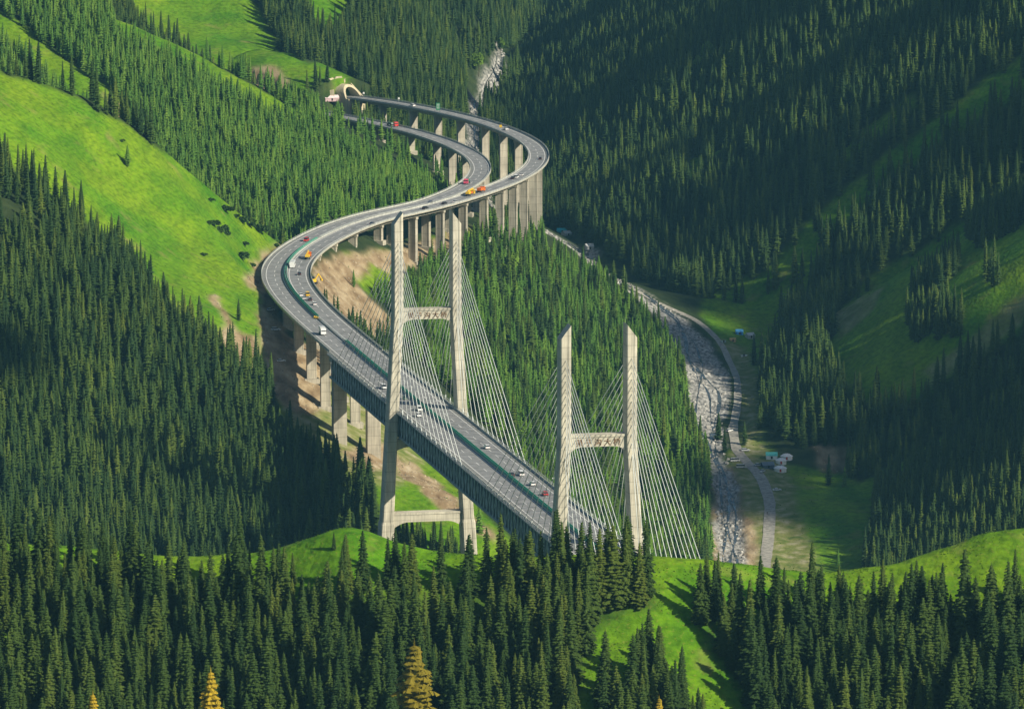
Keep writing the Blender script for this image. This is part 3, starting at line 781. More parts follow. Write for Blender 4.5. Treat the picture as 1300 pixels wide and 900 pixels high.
while s < S1:
    fl.bar(bp(s, -12.6, -11.4), bp(s, 12.6, -11.4), .4); fl.bar(bp(s, -12.6, -1.2), bp(s, 12.6, -1.2), .5, .8)
    fl.bar(bp(s, -12.6, -11.3), bp(s, 0, -1.4), .3); fl.bar(bp(s, 12.6, -11.3), bp(s, 0, -1.4), .3)
    if s + 8.6 < S1: fl.bar(bp(s, -12.6 if k % 2 else 12.6, -11.5), bp(s + 8.6, 12.6 if k % 2 else -12.6, -11.5), .3)
    s += 8.6; k += 1
bpart(fl, "floor_beams", M['steel'], kind="stuff")
# the deep steel side fairing behind the web members
for side in (-1, 1):
    pb = MB(); pr = [(12.25 * side, -1.7), (12.15 * side, -1.7), (12.15 * side, -11.0), (12.25 * side, -11.0)]
    s = S0 + .3
    pb.prism(None, [bp(S0 + .3, a, z) for a, z in pr], [bp(S1 - .3, a, z) for a, z in pr])
    bpart(pb, "side_panel", M['steel'])

# ------------------------------------------------------------------ the two carriageways of the viaduct
def along(path):
    d = path - T2; s = d @ ax; o = d @ rt
    return s, o
def road_parts(path, sign, root):
    """asphalt, paint and parapets; sign = side on which the outer edge lies"""
    inv = Matrix.Translation(-Vector(root.location))
    n = len(path)
    def fix(o):
        o.data.transform(inv); o.parent = root; return o
    fix(strip("asphalt", path, -6.0, 6.0, 0.0, M['asphalt']))
    def ln(off, w, z=.03, name="edge_line", m='white'): return fix(strip(name, path, off - w / 2, off + w / 2, z, M[m]))
    fix(strip("shoulder", path, min(sign * 3.9, sign * 5.95), max(sign * 3.9, sign * 5.95), .012, M['shoulder']))
    ln(sign * 3.7, .34); ln(-sign * 5.0, .34)
    db = MB(); k = 3
    while k < n - 4:
        a, b = offset(path, -sign * .65 - .14), offset(path, -sign * .65 + .14)
        break
    a, b = offset(path, -sign * .65 - .15), offset(path, -sign * .65 + .15)
    for k in range(0, n - 4, 4):
        v = [(*a[k], .03), (*b[k], .03), (*b[k + 1] * .25 + b[k + 2] * .75, .03), (*a[k + 1] * .25 + a[k + 2] * .75, .03)]
        db.add(v, [(0, 1, 2, 3)])
    o = fix(db.obj("lane_dashes", M['white'])); o["kind"] = "stuff"
    return fix
def nearest(path, p):
    return int(np.argmin(np.hypot(*(path - np.asarray(p)[:2]).T)))
def viaduct(path, sign, label, group, pier_px):
    s, o = along(path)
    onb = (s > S0) & (s < S1) & (np.abs(o) < 20) & (path[:, 1] < 2850)
    i1 = int(np.where(onb)[0].max()) + 1; i0 = int(np.where(onb)[0].min())
    mid = path[i1]
    root = empty("viaduct", (mid[0], mid[1], 0)); tag(root, label, "viaduct", group)
    fix = road_parts(path, sign, root)
    prof = [(-6.3, -.04), (6.3, -.04), (6.3, -.5), (3.5, -.95), (3.1, -2.7), (-3.1, -2.7), (-3.5, -.95), (-6.3, -.5)]
    for a, b in ((i1, None), (0, i0)):
        mb = MB(); sweep_mb(mb, path, prof, a, b); fix(mb.obj("deck_girder", M['conc']))
        for sd in (-1, 1):
            mb = MB(); sweep_mb(mb, path, [(sd * 6.02, -.03), (sd * 6.28, -.03), (sd * 6.22, .82), (sd * 6.08, .82)], a, b)
            fix(mb.obj("parapet", M['parapet']))
            if b is None:
                mb = MB(); q = offset(path, sd * 6.15)
                sweep_mb(mb, path, [(sd * 6.15 - .06, 1.15), (sd * 6.15 + .06, 1.15), (sd * 6.15 + .06, 1.3), (sd * 6.15 - .06, 1.3)], a, b)
                for k in range(a, len(path), 1): mb.bar((*q[k], .8), (*q[k], 1.2), .09)
                g_ = fix(mb.obj("guard_rail", M['rail'])); g_["kind"] = "stuff"
    # piers
    idx = []
    t = np.gradient(path, axis=0); t /= np.linalg.norm(t, axis=1)[:, None]
    if pier_px:
        idx = [nearest(path[:], on_plane(*q)) for q in pier_px]
    k = (min(idx) if idx else len(path) - 6)
    lo = []
    k -= 10
    while k > i1 + 5: lo.append(k); k -= 10
    for k in idx + lo:
        if k > len(path) - 4: continue
        p = path[k]; rz = math.atan2(t[k][1], t[k][0]); zg = float(ground(*p))
        if zg > -4.2: continue
        mb = MB()
        h = -2.7 - (zg - 2)
        mb.box((p[0], p[1], -2.72 - h / 2), (2.2, 4.5, h), rz)
        mb.box((p[0], p[1], -3.5), (2.6, 5.6, 1.5), rz)
        if h > 10:
            mb.box((p[0], p[1], zg + .2), (4.6, 7.4, 2.6), rz)
        # ribs at the four corners give the shaft its stepped edge
        for sa, sb in ((-1, -1), (1, -1), (1, 1), (-1, 1)):
            c_, s_ = cos(rz), sin(rz); dx, dy = sa * .95, sb * 2.1
            mb.box((p[0] + dx * c_ - dy * s_, p[1] + dx * s_ + dy * c_, -4.3 - (h - 3) / 2), (.55, .55, max(.5, h - 3)), rz)
        fix(mb.obj("pier", M['conc']))
    return root
vl = viaduct(PL, -1, "inner curving viaduct carriageway that loops tightly and vanishes among spruces below the tunnel arch", "twin carriageways of the viaduct",
             [(482, 158), (522, 167), (555, 176.5), (575, 184), (593, 193), (606, 203)])
vr = viaduct(PR, 1, "outer curving viaduct carriageway on tall piers that swings wide and enters the arched tunnel", "twin carriageways of the viaduct",
             [(488.5, 128.5), (525, 135), (557.7, 141.5), (587, 148), (616, 156), (640, 164), (660, 172.5), (676, 182), (685, 192), (686, 203), (679, 212), (667, 221), (652, 229), (637, 236), (615, 244), (588, 252), (559, 260), (528, 268.5)])
# transition piers at the ends of the truss
for s in (S1 + .5,):
    for side in (-1, 1):
        x, y, _ = bp(s, side * 8.2, 0); zg = float(ground(x, y)) - 3
        mb = MB(); mb.box((x, y, (zg - 3) / 2), (5.6, 6.4, -3 - zg), BZ); mb.box((x, y, -3.2), (6.4, 8.4, 2.2), BZ)
        me_ = mb.mesh("pier", M['conc']); me_.transform(bridge_inv); link(bpy.data.objects.new("end_pier", me_), bridge)
# median: kerb, twin green anti glare screens with a gap, then plain rail
med = empty("median_barrier", bp(SPAN / 2, 0, 0)); tag(med, "green anti glare screen on pale kerb along the middle of the road", "barrier")
minv = Matrix.Translation(-Vector(med.location))
kC = lambda q: nearest(Cline, on_plane(*q))
def msweep(prof, i0, i1, name, m):
    mb = MB(); sweep_mb(mb, Cline, prof, i0, i1); me_ = mb.mesh(name, m); me_.transform(minv); return link(bpy.data.objects.new(name, me_), med)
ga, gb, ge = kC((437, 433)), kC((403, 404)), kC((404, 303))
msweep([(-.62, .0), (.62, .0), (.45, .32), (-.45, .32)], 0, len(Cline) - 14, "kerb", M['parapet'])
for a, b in ((0, ga), (gb, ge)):
    for sd in (-.42, .42):
        msweep([(sd - .09, .33), (sd + .09, .33), (sd + .09, 1.55), (sd - .09, 1.55)], a, b, "screen", M['green'])
for sd in (-.35, .35): msweep([(sd - .07, .4), (sd + .07, .4), (sd + .07, .95), (sd - .07, .95)], ge + 1, len(Cline) - 14, "rail", M['rail'])
msweep([(-.5, .33), (.5, .33), (.5, .7), (-.5, .7)], ga + 2, gb - 2, "removable_barrier", M['white'])

# ------------------------------------------------------------------ tunnel mouth
kp = nearest(PR, on_plane(443, 123)); pp = PR[kp]; tt = PR[kp + 1] - PR[kp - 1]; tt = tt / np.linalg.norm(tt); nr = np.array([tt[1], -tt[0]])
tun = empty("tunnel_portal", (pp[0], pp[1], 0)); tag(tun, "pale stone tunnel mouth with slanted arch at the far end of the outer viaduct", "tunnel")
tinv = Matrix.Translation(-Vector(tun.location))
M['stone'] = concrete_mat("pale_portal_stone", (.56, .49, .34), .2)
def tp_(a, b, z): q = pp + tt * a + nr * b; return (q[0], q[1], z)
mb = MB(); n = 22; R0, R1 = 5.9, 7.3
rin, rout, bin_, bout = [], [], [], []
for k in range(n + 1):
    t = pi * k / n; c, s_ = cos(t), sin(t)
    for lst, R in ((rin, R0), (rout, R1)):
        z = s_ * R * 1.18 - .3; lst.append(tp_(-7 + z * .75, c * R, z))
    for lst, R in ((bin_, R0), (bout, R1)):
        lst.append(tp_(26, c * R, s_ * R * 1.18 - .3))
for k in range(n):
    v = [rin[k], rin[k + 1], rout[k + 1], rout[k], bin_[k], bin_[k + 1], bout[k + 1], bout[k]]
    mb.add(v, [(0, 1, 2, 3), (3, 2, 6, 7), (1, 0, 4, 5)])
me_ = mb.mesh("arch", M['stone']); me_.transform(tinv); link(bpy.data.objects.new("arch", me_), tun)
mb = MB(); mb.add([*bin_], [tuple(range(len(bin_)))]); me_ = mb.mesh("dark_backing", mat("tunnel_dark", (.03, .03, .03))); me_.transform(tinv); link(bpy.data.objects.new("dark_backing", me_), tun)  # near-black sheet across the tube, the tunnel's inner darkness put into its colour
mb = MB(); mb.prism(None, [tp_(-8.5, 7.35, -.3), tp_(4, 7.35, 8), tp_(22, 7.35, 10), tp_(22, 7.35, -12), tp_(-8.5, 7.35, -12)], [tp_(-8.5, 8.1, -.3), tp_(4, 8.1, 8), tp_(22, 8.1, 10), tp_(22, 8.1, -12), tp_(-8.5, 8.1, -12)])
me_ = mb.mesh("wing_wall", M['stone']); me_.transform(tinv); link(bpy.data.objects.new("wing_wall", me_), tun)
# abutment terrace under the mouth and the long retaining wall to its left
mb = MB(); mb.prism(None, [tp_(-10, -7.4, -.35), tp_(20, -7.4, -.35), tp_(20, -7.4, -14), tp_(-10, -7.4, -14)], [tp_(-10, 7.3, -.35), tp_(20, 7.3, -.35), tp_(20, 7.3, -14), tp_(-10, 7.3, -14)])
me_ = mb.mesh("abutment", M['stone']); me_.transform(tinv); link(bpy.data.objects.new("abutment", me_), tun)
def wall_line(pxs, h, th, m, name, label, d=None, lift=0.0):
    pts = [hit(*q) for q in pxs]
    if d is not None:
        dm = float(np.median([q.y for q in pts])); pts = [Vector([float(v) for v in at_depth(q[0], q[1], dm)]) for q in pxs]
    path = smooth_path([(p.x, p.y) for p in pts], 1.5, 12 if d is None else 1.5)
    z = ground(path[:, 0], path[:, 1]) if d is None else np.interp(np.linspace(0, 1, len(path)), np.linspace(0, 1, len(pts)), [p.z for p in pts])
    a, b = offset(path, -th / 2), offset(path, th / 2); mb = MB()
    nq = len(path); v = []
    for k in range(nq): v += [(*a[k], z[k] - (1.5 if d is None else 4.5)), (*b[k], z[k] - (1.5 if d is None else 4.5)), (*b[k], z[k] + h + lift), (*a[k], z[k] + h + lift)]
    f = [(k * 4 + j, k * 4 + (j + 1) % 4, k * 4 + 4 + (j + 1) % 4, k * 4 + 4 + j) for k in range(nq - 1) for j in range(4)] + [(3, 2, 1, 0), tuple(nq * 4 - 4 + j for j in range(4))]
    mb.add(v, f); o = mb.obj(name, m); tag(o, label, "wall"); return o
wall_line([(414, 108), (417, 104), (424, 101.5), (432, 100.5), (440, 101.5)], 1.2, .8, M['stone'], "retaining_wall", "thin curved pale wall round the grass patch above the tunnel arch")
wall_line([(404, 122), (412, 121), (420, 120), (430, 119)], 2.6, .8, M['stone'], "retaining_wall", "low pale retaining wall left of the tunnel arch below the grass patch", "flat")
# stepped slope wall between the two carriageways
mb = MB()
qa = on_plane(459, 136); qb = on_plane(481, 150)
for k in range(9):
    t = k / 8; q = qa * (1 - t) + qb * t
    mb.box((q[0], q[1], -2.5 - 8.5 * t - 6), (3.2, 2.0, 12), .3)
tag(mb.obj("stepped_wall", M['conc']), "stepped concrete wall on the bank between the two carriageways near the tunnel", "wall")

# ------------------------------------------------------------------ trees
def spruce_crown(seed, levels, per, sprays, H=20.0, R=2.6, core=True, size=1.0, open_=0.0):
    r = random.Random(seed); v, f = [], []
    lean = (r.uniform(-.012, .012), r.uniform(-.012, .012))
    bulge = [r.uniform(.82, 1.12) for _ in range(9)]
    def prof(t):           # t from 0 at the foot of the crown to 1 at the tip
        b = bulge[min(8, int(t * 8.99))]
        return R * (1 - t) ** .66 * b * (1 if t > .10 else .62 + t * 3.8) + .10
    z0 = H * .05
    for L in range(levels):
        t = (L + r.uniform(-.25, .25)) / levels; t = min(max(t, 0), .99)
        z = z0 + (H - z0) * t; rad = prof(t)
        cnt = max(3, int(per * (.55 + .45 * (1 - t))))
        a0 = r.uniform(0, 6.28)
        for j in range(cnt):
            if r.random() < open_: continue
            a = a0 + 2 * pi * j / cnt + r.uniform(-.25, .25)
            ln = rad * r.uniform(.72, 1.16)
            dr = ln * r.uniform(.22, .42)           # droop of the tip
            ca, sa = cos(a), sin(a)
            cx, cy = lean[0] * z, lean[1] * z
            def pt(u, w, dz=0.0):                    # along, across
                return (cx + ca * u - sa * w, cy + sa * u + ca * w, z + .10 * ln - dr * (u / max(ln, .01)) ** 1.4 + dz)
            for s in range(sprays):
                u0 = ln * (s + .15) / (sprays + .25); u1 = min(ln, u0 + ln * (1.25 / sprays + .10))
                w = (ln - u0) * .34 * size + .12 + .05 * R
                side = r.uniform(-.12, .12) * ln
                o = len(v)
                v += [pt(u0, side * .3, .05), pt((u0 + u1) / 2, side + w, -w * .55), pt(u1, side, -.12 * w), pt((u0 + u1) / 2, side - w, -w * .55)]
                f += [(o, o + 1, o + 2), (o, o + 2, o + 3)]
                if sprays >= 3:
                    o = len(v); hang = (.35 + .35 * r.random()) * w + .12
                    v += [pt(u0, w * .4, 0), pt(u1, -w * .3, -.05), pt((u0 + u1) / 2, 0, -hang)]
                    f += [(o, o + 1, o + 2)]
    # leader
    o = len(v); v += [(lean[0] * H - .12, lean[1] * H, H - .9), (lean[0] * H + .12, lean[1] * H, H - .9), (lean[0] * H, lean[1] * H + .12, H - .9), (lean[0] * H, lean[1] * H, H + .35)]
    f += [(o, o + 1, o + 3), (o + 1, o + 2, o + 3), (o + 2, o, o + 3)]
    if core:
        o = len(v); m = 7
        for t in (0.02, .35, .7, .97):
            for j in range(m):
                a = 2 * pi * j / m; q = prof(t) * .50 * r.uniform(.85, 1.1)
                v.append((cos(a) * q, sin(a) * q, z0 + (H - z0) * t))
        f += [(o + k * m + j, o + k * m + (j + 1) % m, o + (k + 1) * m + (j + 1) % m, o + (k + 1) * m + j) for k in range(3) for j in range(m)]
    return v, f
def trunk_mb(H, r0):
    mb = MB(); mb.bar((0, 0, -1.2), (0, 0, H * .45), r0 * 2, n=7, w2=.55); mb.bar((0, 0, H * .45), (0, 0, H * .93), r0 * 1.1, n=6, w2=.15); return mb
HI = []
for k in range(6):
    v, f = spruce_crown(100 + k, 34, 10, 4, 20, (2.9, 3.4, 2.7, 3.6, 3.1, 2.8)[k], size=1.0, open_=.05)
    HI.append(mesh_from("near_spruce_crown", v, f, M['needle_near']))
MID = []
for k in range(5):
    v, f = spruce_crown(200 + k, 16, 7, 2, 18, (2.7, 3.1, 2.5, 2.9, 3.3)[k], size=1.1, open_=(.04, .14, .05, .2, .08)[k])
    MID.append(mesh_from("spruce_crown", v, f, M['needle']))
YNG = []
for k in range(4):
    v, f = spruce_crown(300 + k, 12, 7, 2, 13, (2.0, 2.3, 1.85, 2.45)[k], size=1.1, open_=.03)
    YNG.append(mesh_from("young_spruce_crown", v, f, M['needle_young']))
TRUNK_HI = trunk_mb(20, .28).mesh("trunk", M['bark']); TRUNK_MID = trunk_mb(18, .24).mesh("trunk", M['bark']); TRUNK_Y = trunk_mb(13, .17).mesh("trunk", M['bark'])
def place_tree(name, crown, trunk, loc, s, label, cat="tree", group=None, wide=1.0, rz=None, m=None):
    root = empty(name, loc, random.uniform(0, 6.28) if rz is None else rz)
    root.scale = (s * wide, s * wide, s)
    c = link(bpy.data.objects.new("crown", crown), root); t = link(bpy.data.objects.new("trunk", trunk), root)
    if m:
        c.material_slots[0].link = 'OBJECT'; c.material_slots[0].material = m
    tag(root, label, cat, group)
    return root, c

# open country trees that stand alone and can be picked out
lone = [
 (162, 214, 'y', .86, 1.75, "single dark round spruce alone on the bright meadow slope"),
 (957, 464, 'm', 1.05, 1.2, "dark spruce beside the white tent on the valley meadow"),
 (945, 565, 'm', .75, 1.2, "spruce close to the right edge of the gravel track above the parked cars"),
 (1052, 617, 'm', .95, 1.25, "dark spruce at the foot of the brown bank right of the yurts"),
 (1072, 618, 'y', .85, 1.2, "smaller spruce just right of the dark one at the foot of the brown bank"),
 (1064, 722, 'y', .80, 1.3, "spruce on the valley meadow just behind the near grassy ridge"),
 (609, 678, 'y', 1.05, 1.3, "small bushy spruce on the grass beneath the bridge deck by the right tower leg"),
 (303, 408, 'm', .62, 1.2, "spruce at the lower edge of the meadow slope above the dark wood"),
 (449, 365, 'y', .75, 1.3, "small spruce on the grass patch inside the bend of the viaduct"),
 (912, 558, 'm', .85, 1.2, "spruce on the river bank between gravel bed and track"),
 (920, 575, 'm', .8, 1.2, "spruce on the tongue of grass beside the river near the parked cars"),
]
SRC_MID, SRC_Y = [], []
for k, (px, py, t, s, wd, lab) in enumerate(lone):
    p = hit(px, py)
    if t == 'm': r_, c_ = place_tree("spruce_tree", MID[len(SRC_MID) % 5], TRUNK_MID, p, s, lab, "spruce", None, wd); SRC_MID.append(c_)
    else: r_, c_ = place_tree("spruce_tree", YNG[len(SRC_Y) % 4], TRUNK_Y, p, s, lab, "spruce", None, wd); SRC_Y.append(c_)

# candidates for the forests
def candidates(spacing, y0, y1, u=.102):
    rows = np.arange(y0, y1, spacing * .87); out = []
    for j, y in enumerate(rows):
        xs = np.arange(-u * y, u * y, spacing) + (j % 2) * spacing / 2
        out.append(np.stack([xs + rng.uniform(-.36, .36, len(xs)) * spacing, y + rng.uniform(-.36, .36, len(xs)) * spacing], 1))
    return np.concatenate(out)
HPY = to_px(GX, GY, GZ)[1]
HOR = np.minimum.accumulate(HPY, axis=0)
def visible(x, y, h, margin=26):
    i = np.clip(np.searchsorted(U, x / y), 0, len(U) - 1); j = np.clip(np.searchsorted(V, y), 1, len(V) - 1)
    top = to_px(x, y, ground(x, y) + h)[1]
    return (top < HOR[j - 1, i] + margin) & (top < 930) & (to_px(x, y, ground(x, y))[1] > -30)
def pick(c, q): return c[q]
# --- near ridge
c = candidates(4.4, 1690, 1806, .112)
px, py = to_px(c[:, 0], c[:, 1], ground(c[:, 0], c[:, 1]))
ok = (in_poly(px, py, NEAR_WOOD) | in_poly(px, py, NEAR_WOOD_B) | in_poly(px, py, NEAR_WOOD_C)) & (py < 1010) & (rng.random(len(c)) < .86)
ok &= lattice_noise(c[:, 0], c[:, 1], 16, 77) > -.66
c = c[ok]; px, py = px[ok], py[ok]
extra = [(897, 775), (768, 898), (912, 772), (932, 790), (1030, 770), (1120, 790), (965, 778), (985, 785), (1288, 772), (1170, 800), (650, 762), (735, 770), (705, 765), (770, 768), (668, 775), (300, 760), (235, 760), (424, 700), (372, 745)]
ex = np.array([[h_.x, h_.y] for h_ in [hit(a, b, 1650, 1840) for a, b in extra]])
c = np.concatenate([ex, c]); hs = .72 + .62 * rng.random(len(c)) ** 1.2
# crest trees of the middle stand are the tallest
px, py = to_px(c[:, 0], c[:, 1], ground(c[:, 0], c[:, 1]))
hs = np.where((px > 600) & (px < 800) & (py < 800), np.clip(hs * 1.1, 1.05, 1.35), hs)
hs = np.where((px > 440) & (px < 600) & (py < 800), np.minimum(hs, .98), hs)
hs = np.where((px > 1140) & (rng.random(len(c)) < .3), hs * 1.2, hs)
_keep = ~((px > 800) & (px < 935) & (py > 790) & (py - 84 * hs < 742 + (px - 800) * 1.08) & in_poly(px, py, NEAR_WOOD_C)); _keep[:len(ex)] = True
c, hs, px, py = c[_keep], hs[_keep], px[_keep], py[_keep]
hs[:len(ex)] = np.clip(hs[:len(ex)], 1.0, 1.3); hs = np.where((px > 880) & (py < 812), np.clip(hs * .86, .6, .98), hs); hs[1] = 1.18; hs[17] = .3; hs[18] = .55
wds = rng.uniform(.85, 1.2, len(c))
# how much of each one shows: paint far to near
ID = np.full((450, 650), -1, int)
for q in np.argsort(-c[:, 1]):
    x, y = c[q]; z = float(ground(x, y)); H_ = 20 * hs[q]
    a, b = to_px(x, y, z); a2, t_ = to_px(x, y, z + H_)
    w_ = 2.4 * hs[q] * wds[q] / y * F_PX
    for yy in range(max(0, int(t_ / 2)), min(450, int(b / 2))):
        f_ = (yy * 2 - t_) / (b - t_) * w_; l_, r_ = int((a - f_) / 2), int((a + f_) / 2) + 1
        ID[yy, max(0, l_):max(0, min(650, r_))] = q
cnt = np.bincount(ID[ID >= 0], minlength=len(c))
order = np.argsort(-cnt); chosen = [q for q in order[:296] if cnt[q] > 0]; rest_near = [q for q in range(len(c)) if q not in set(chosen)]
stands = [(-99, 110, "at the near ridge far left end"), (110, 200, "left of the grassy saddle"), (200, 290, "below the grassy saddle"), (290, 370, "right of the grassy saddle"), (370, 450, "below the grassy knoll"), (450, 530, "below the left bridge tower"),
          (530, 610, "just right of the left bridge tower"), (610, 700, "below the descending road deck"), (700, 800, "below the right bridge tower"), (800, 905, "left of the bright sloping meadow"), (905, 980, "right of the bright sloping meadow"),
          (980, 1060, "below the dip in the grassy crest"), (1060, 1140, "below the valley meadow"), (1140, 1215, "where the grassy crest climbs"), (1215, 1400, "under the high grassy crest")]
LABQ = []
for n_, q in enumerate(chosen):
    x, y = c[q]; s = float(hs[q])
    row = "top row" if py[q] < 800 else "middle rows" if py[q] < 870 else "front rows"
    st = next(t for a, b, t in stands if a <= px[q] < b or t is stands[-1][2])
    sz = "short" if s < .85 else "tall" if s > 1.08 else "medium"
    slim = "slender" if wds[q] < .97 else "broad" if wds[q] > 1.1 else "full"
    LABQ.append((q, row, sz, slim, st)); continue
ORD = "first second third fourth fifth sixth seventh eighth ninth tenth eleventh twelfth".split()
keys = {}
for t_ in LABQ: keys.setdefault(t_[1:], []).append(t_[0])
for (q, row, sz, slim, st) in LABQ:
    same = sorted(keys[(row, sz, slim, st)], key=lambda k_: px[k_]); x, y = c[q]; s = float(hs[q])
    lab = f"{sz} {slim} spruce in the {row} {st}" if len(same) == 1 else f"{ORD[min(11, same.index(q))]} from left of {sz} {slim} spruces, {row}, {st}"
    place_tree("spruce_tree", HI[q % 6], TRUNK_HI, (x, y, float(ground(x, y)) - .4), s, lab, "spruce", "spruces on the near ridge " + row, float(wds[q]))
# yellow tinted ones low in the frame
v_, f_ = spruce_crown(903, 46, 15, 4, 20, 3.5, size=.55, open_=.12); GOLD = mesh_from('golden_crown', v_, f_, M['larch'])
for a, b, s, lab in ((530, 962, 1.5, "tall yellow tinged spruce low in the frame, largest of the golden ones"), (267, 948, 1.1, "golden yellow conifer top left of the largest golden one"),
                     (117, 958, .9, "golden conifer tip nearest the left corner"), (838, 966, 1.0, "golden conifer tip below the sloping meadow")):
    p = hit(a, b, 1600, 1840) if b < 900 else None
    d_ = 1700.0 if a != 530 else 1680.0
    x = float(at_depth(a, b, d_)[0]); z = float(ground(x, d_)); top = float(at_depth(a, {530: 812, 267: 846, 117: 876, 838: 882}[a], d_)[2])
    place_tree("golden_conifer", GOLD, TRUNK_HI, (x, d_, z - .4), max(.4, (top - z) / 20), lab, "tree", None, 1.25 if a == 530 else .95, None, M['larch'])

# --- everything beyond: one mass of forest
PTS, KIND, SCL = [], [], []
def add_forest(c, h, kinds, unit, hmin, hmax, wide=1.0, thin=None):
    x, y = c[:, 0], c[:, 1]
    g = ground(x, y); pr = 1 - np.clip(sample(W_GRASS, x, y) * 1.25, 0, 1) - np.clip(sample(W_EARTH, x, y) * 1.3, 0, 1) - np.clip(sample(W_RIVER, x, y) * 2, 0, 1)
    pxx, pyy = to_px(x, y, g)
    clump = lattice_noise(x, y, 9, 91) + .6 * lattice_noise(x, y, 21, 92)
    pr = pr * np.clip(1.12 + .55 * clump, .25, 1)
    if thin is not None: pr = thin(x, y, pxx, pyy, pr)
    dr = sample(DR, x, y)
    hh = rng.uniform(hmin, hmax, len(x)) * (1 + .12 * lattice_noise(x, y, 30, 55))
    pr = pr * np.where((dr < 9.5) & (g > -hh * unit - 5), 0, 1)
    pr = pr * np.where((GYD(x, y) < 4.5), 0, 1)
    k = (rng.random(len(x)) < pr) & visible(x, y, h)
    x, y, g, hh = x[k], y[k], g[k], hh[k]
    PTS.append(np.stack([x, y, g - .5], 1)); KIND.append(rng.choice(kinds, len(x)))
    w = hh ** .6 * rng.uniform(.78, 1.32, len(x)) * wide
    SCL.append(np.stack([w, w, hh], 1))
TRD = dist_to(track_path, GX, GY, 20)
def GYD(x, y): return sample(TRD, x, y)
def split_far(c):
    x, y = c[:, 0], c[:, 1]; px_, py_ = to_px(x, y, ground(x, y))
    fx = np.interp(y, FOOT[:, 1], FOOT[:, 0])
    right = x > fx - 2
    young = (~right) & (y > 3185) & (y < 3760) & (px_ < 600)
    return px_, py_, right, young
MIDK, YK, HK = [0, 1, 2, 3, 4], [5, 6, 7, 8], [9, 10, 11]
cc_ = candidates(5.3, 2580, 3200)
px_, py_, right, young = split_far(cc_)
c_left = cc_[(~right) & (px_ < 520)]; c_spur = cc_[(~right) & (px_ >= 440) & (px_ < 2000)]
def th_gap(x, y, a, b, pr):
    pr = np.where(in_poly(a, b, [(380, 325), (520, 325), (508, 450), (480, 452), (440, 430), (400, 395), (380, 370)]), 0, pr)
    return pr * (1 - .45 * (lattice_noise(x, y, 22, 61) > .42))
add_forest(cc_[(~right) & (px_ < 500)], 20, MIDK, 18, .75, 1.35, 1.0, th_gap)
c2 = candidates(5.2, 2700, 3780); px2, py2, r2, y2 = split_far(c2)
def th_spur(x, y, a, b, pr):
    inside = in_poly(a, b, [(478, 385), (498, 380), (508, 430), (540, 470), (640, 560), (700, 720), (925, 760), (908, 600), (915, 562), (886, 560), (874, 525), (896, 480), (880, 458), (856, 430), (808, 394), (770, 352), (725, 318), (700, 300), (640, 290), (590, 300), (545, 345), (520, 372), (500, 378)])
    inside &= ~in_poly(a, b, [(688, 280), (690, 326), (728, 338), (762, 350), (768, 318), (720, 296)])
    return np.where(inside, pr, 0) * (1 - .3 * (lattice_noise(x, y, 20, 62) > .5))
add_forest(c2[(~r2)], 16, YK + YK + MIDK[:2], 15, .75, 1.30, 1.08, th_spur)
c3 = candidates(4.1, 3185, 3780); px3, py3, r3, y3 = split_far(c3)
def th_e(x, y, a, b, pr):
    out = in_poly(a, b, [(430, 300), (470, 285), (560, 258), (640, 235), (700, 260), (700, 330), (560, 360), (440, 380), (400, 340)])
    out |= in_poly(a, b, [(402, 118), (446, 110), (450, 158), (405, 158)])
    out |= in_poly(a, b, [(430, 135), (438, 186), (470, 203), (505, 226), (530, 237), (550, 256), (575, 268), (640, 240), (640, 135)]) & (rng.random(len(a)) < .93)
    return np.where(out, 0, pr)
add_forest(c3[(~r3) & (px3 < 600)], 13, YK, 13, .62, 1.35, 1.05, th_e)
c4 = candidates(5.6, 3760, 5590, .102); px4, py4, r4, y4 = split_far(c4)
UPR = [(590, 100), (640, 64), (692, 46), (702, 68), (645, 100), (614, 150), (598, 168)]
def th_far(x, y, a, b, pr):
    pr = np.where(in_poly(a, b, UPR), 0, pr)
    return np.where(in_poly(a, b, [(402, 118), (446, 96), (462, 150), (450, 172), (405, 172)]), 0, pr)
add_forest(c4[~r4], 20, MIDK, 18, .75, 1.35, 1.0, th_far)
c5 = candidates(5.5, 2700, 5500, .102); px5, py5, r5, y5 = split_far(c5)
def th_r(x, y, a, b, pr):
    pr = np.where(in_poly(a, b, UPR), 0, pr)
    gr = np.clip(sample(W_GRASS, x, y), 0, 1)
    strip_ = (y > 3400) & (gr > .4) & (b < 400) & (a < 1420) & (~in_poly(a, b, [(1060, 400), (1300, 232), (1420, 150), (1420, 500), (1060, 500)]))
    return np.maximum(pr, np.where(strip_, .16, 0)) * (1 - .35 * (lattice_noise(x, y, 26, 63) > .5))
add_forest(c5[r5], 21, MIDK, 18, .8, 1.45, 1.0, th_r)
# groves standing in the grass of the right hand slope
gv = candidates(4.6, 3000, 3800); gpx, gpy = to_px(gv[:, 0], gv[:, 1], ground(gv[:, 0], gv[:, 1]))
gm = np.zeros(len(gv), bool)
for poly in ([(1150, 405), (1185, 392), (1220, 400), (1222, 425), (1190, 438), (1155, 432)], [(1150, 375), (1180, 350), (1215, 325), (1222, 340), (1190, 372), (1160, 390)], [(1225, 300), (1290, 262), (1310, 268), (1310, 285), (1240, 318)], [(1250, 350), (1262, 342), (1268, 362), (1255, 366)]):
    gm |= in_poly(gpx, gpy, poly)
gg = gv[gm]; PTS.append(np.stack([gg[:, 0], gg[:, 1], ground(gg[:, 0], gg[:, 1]) - .4], 1)); KIND.append(rng.choice(MIDK, len(gg))); hh = rng.uniform(.8, 1.2, len(gg)); SCL.append(np.stack([hh, hh, hh], 1))
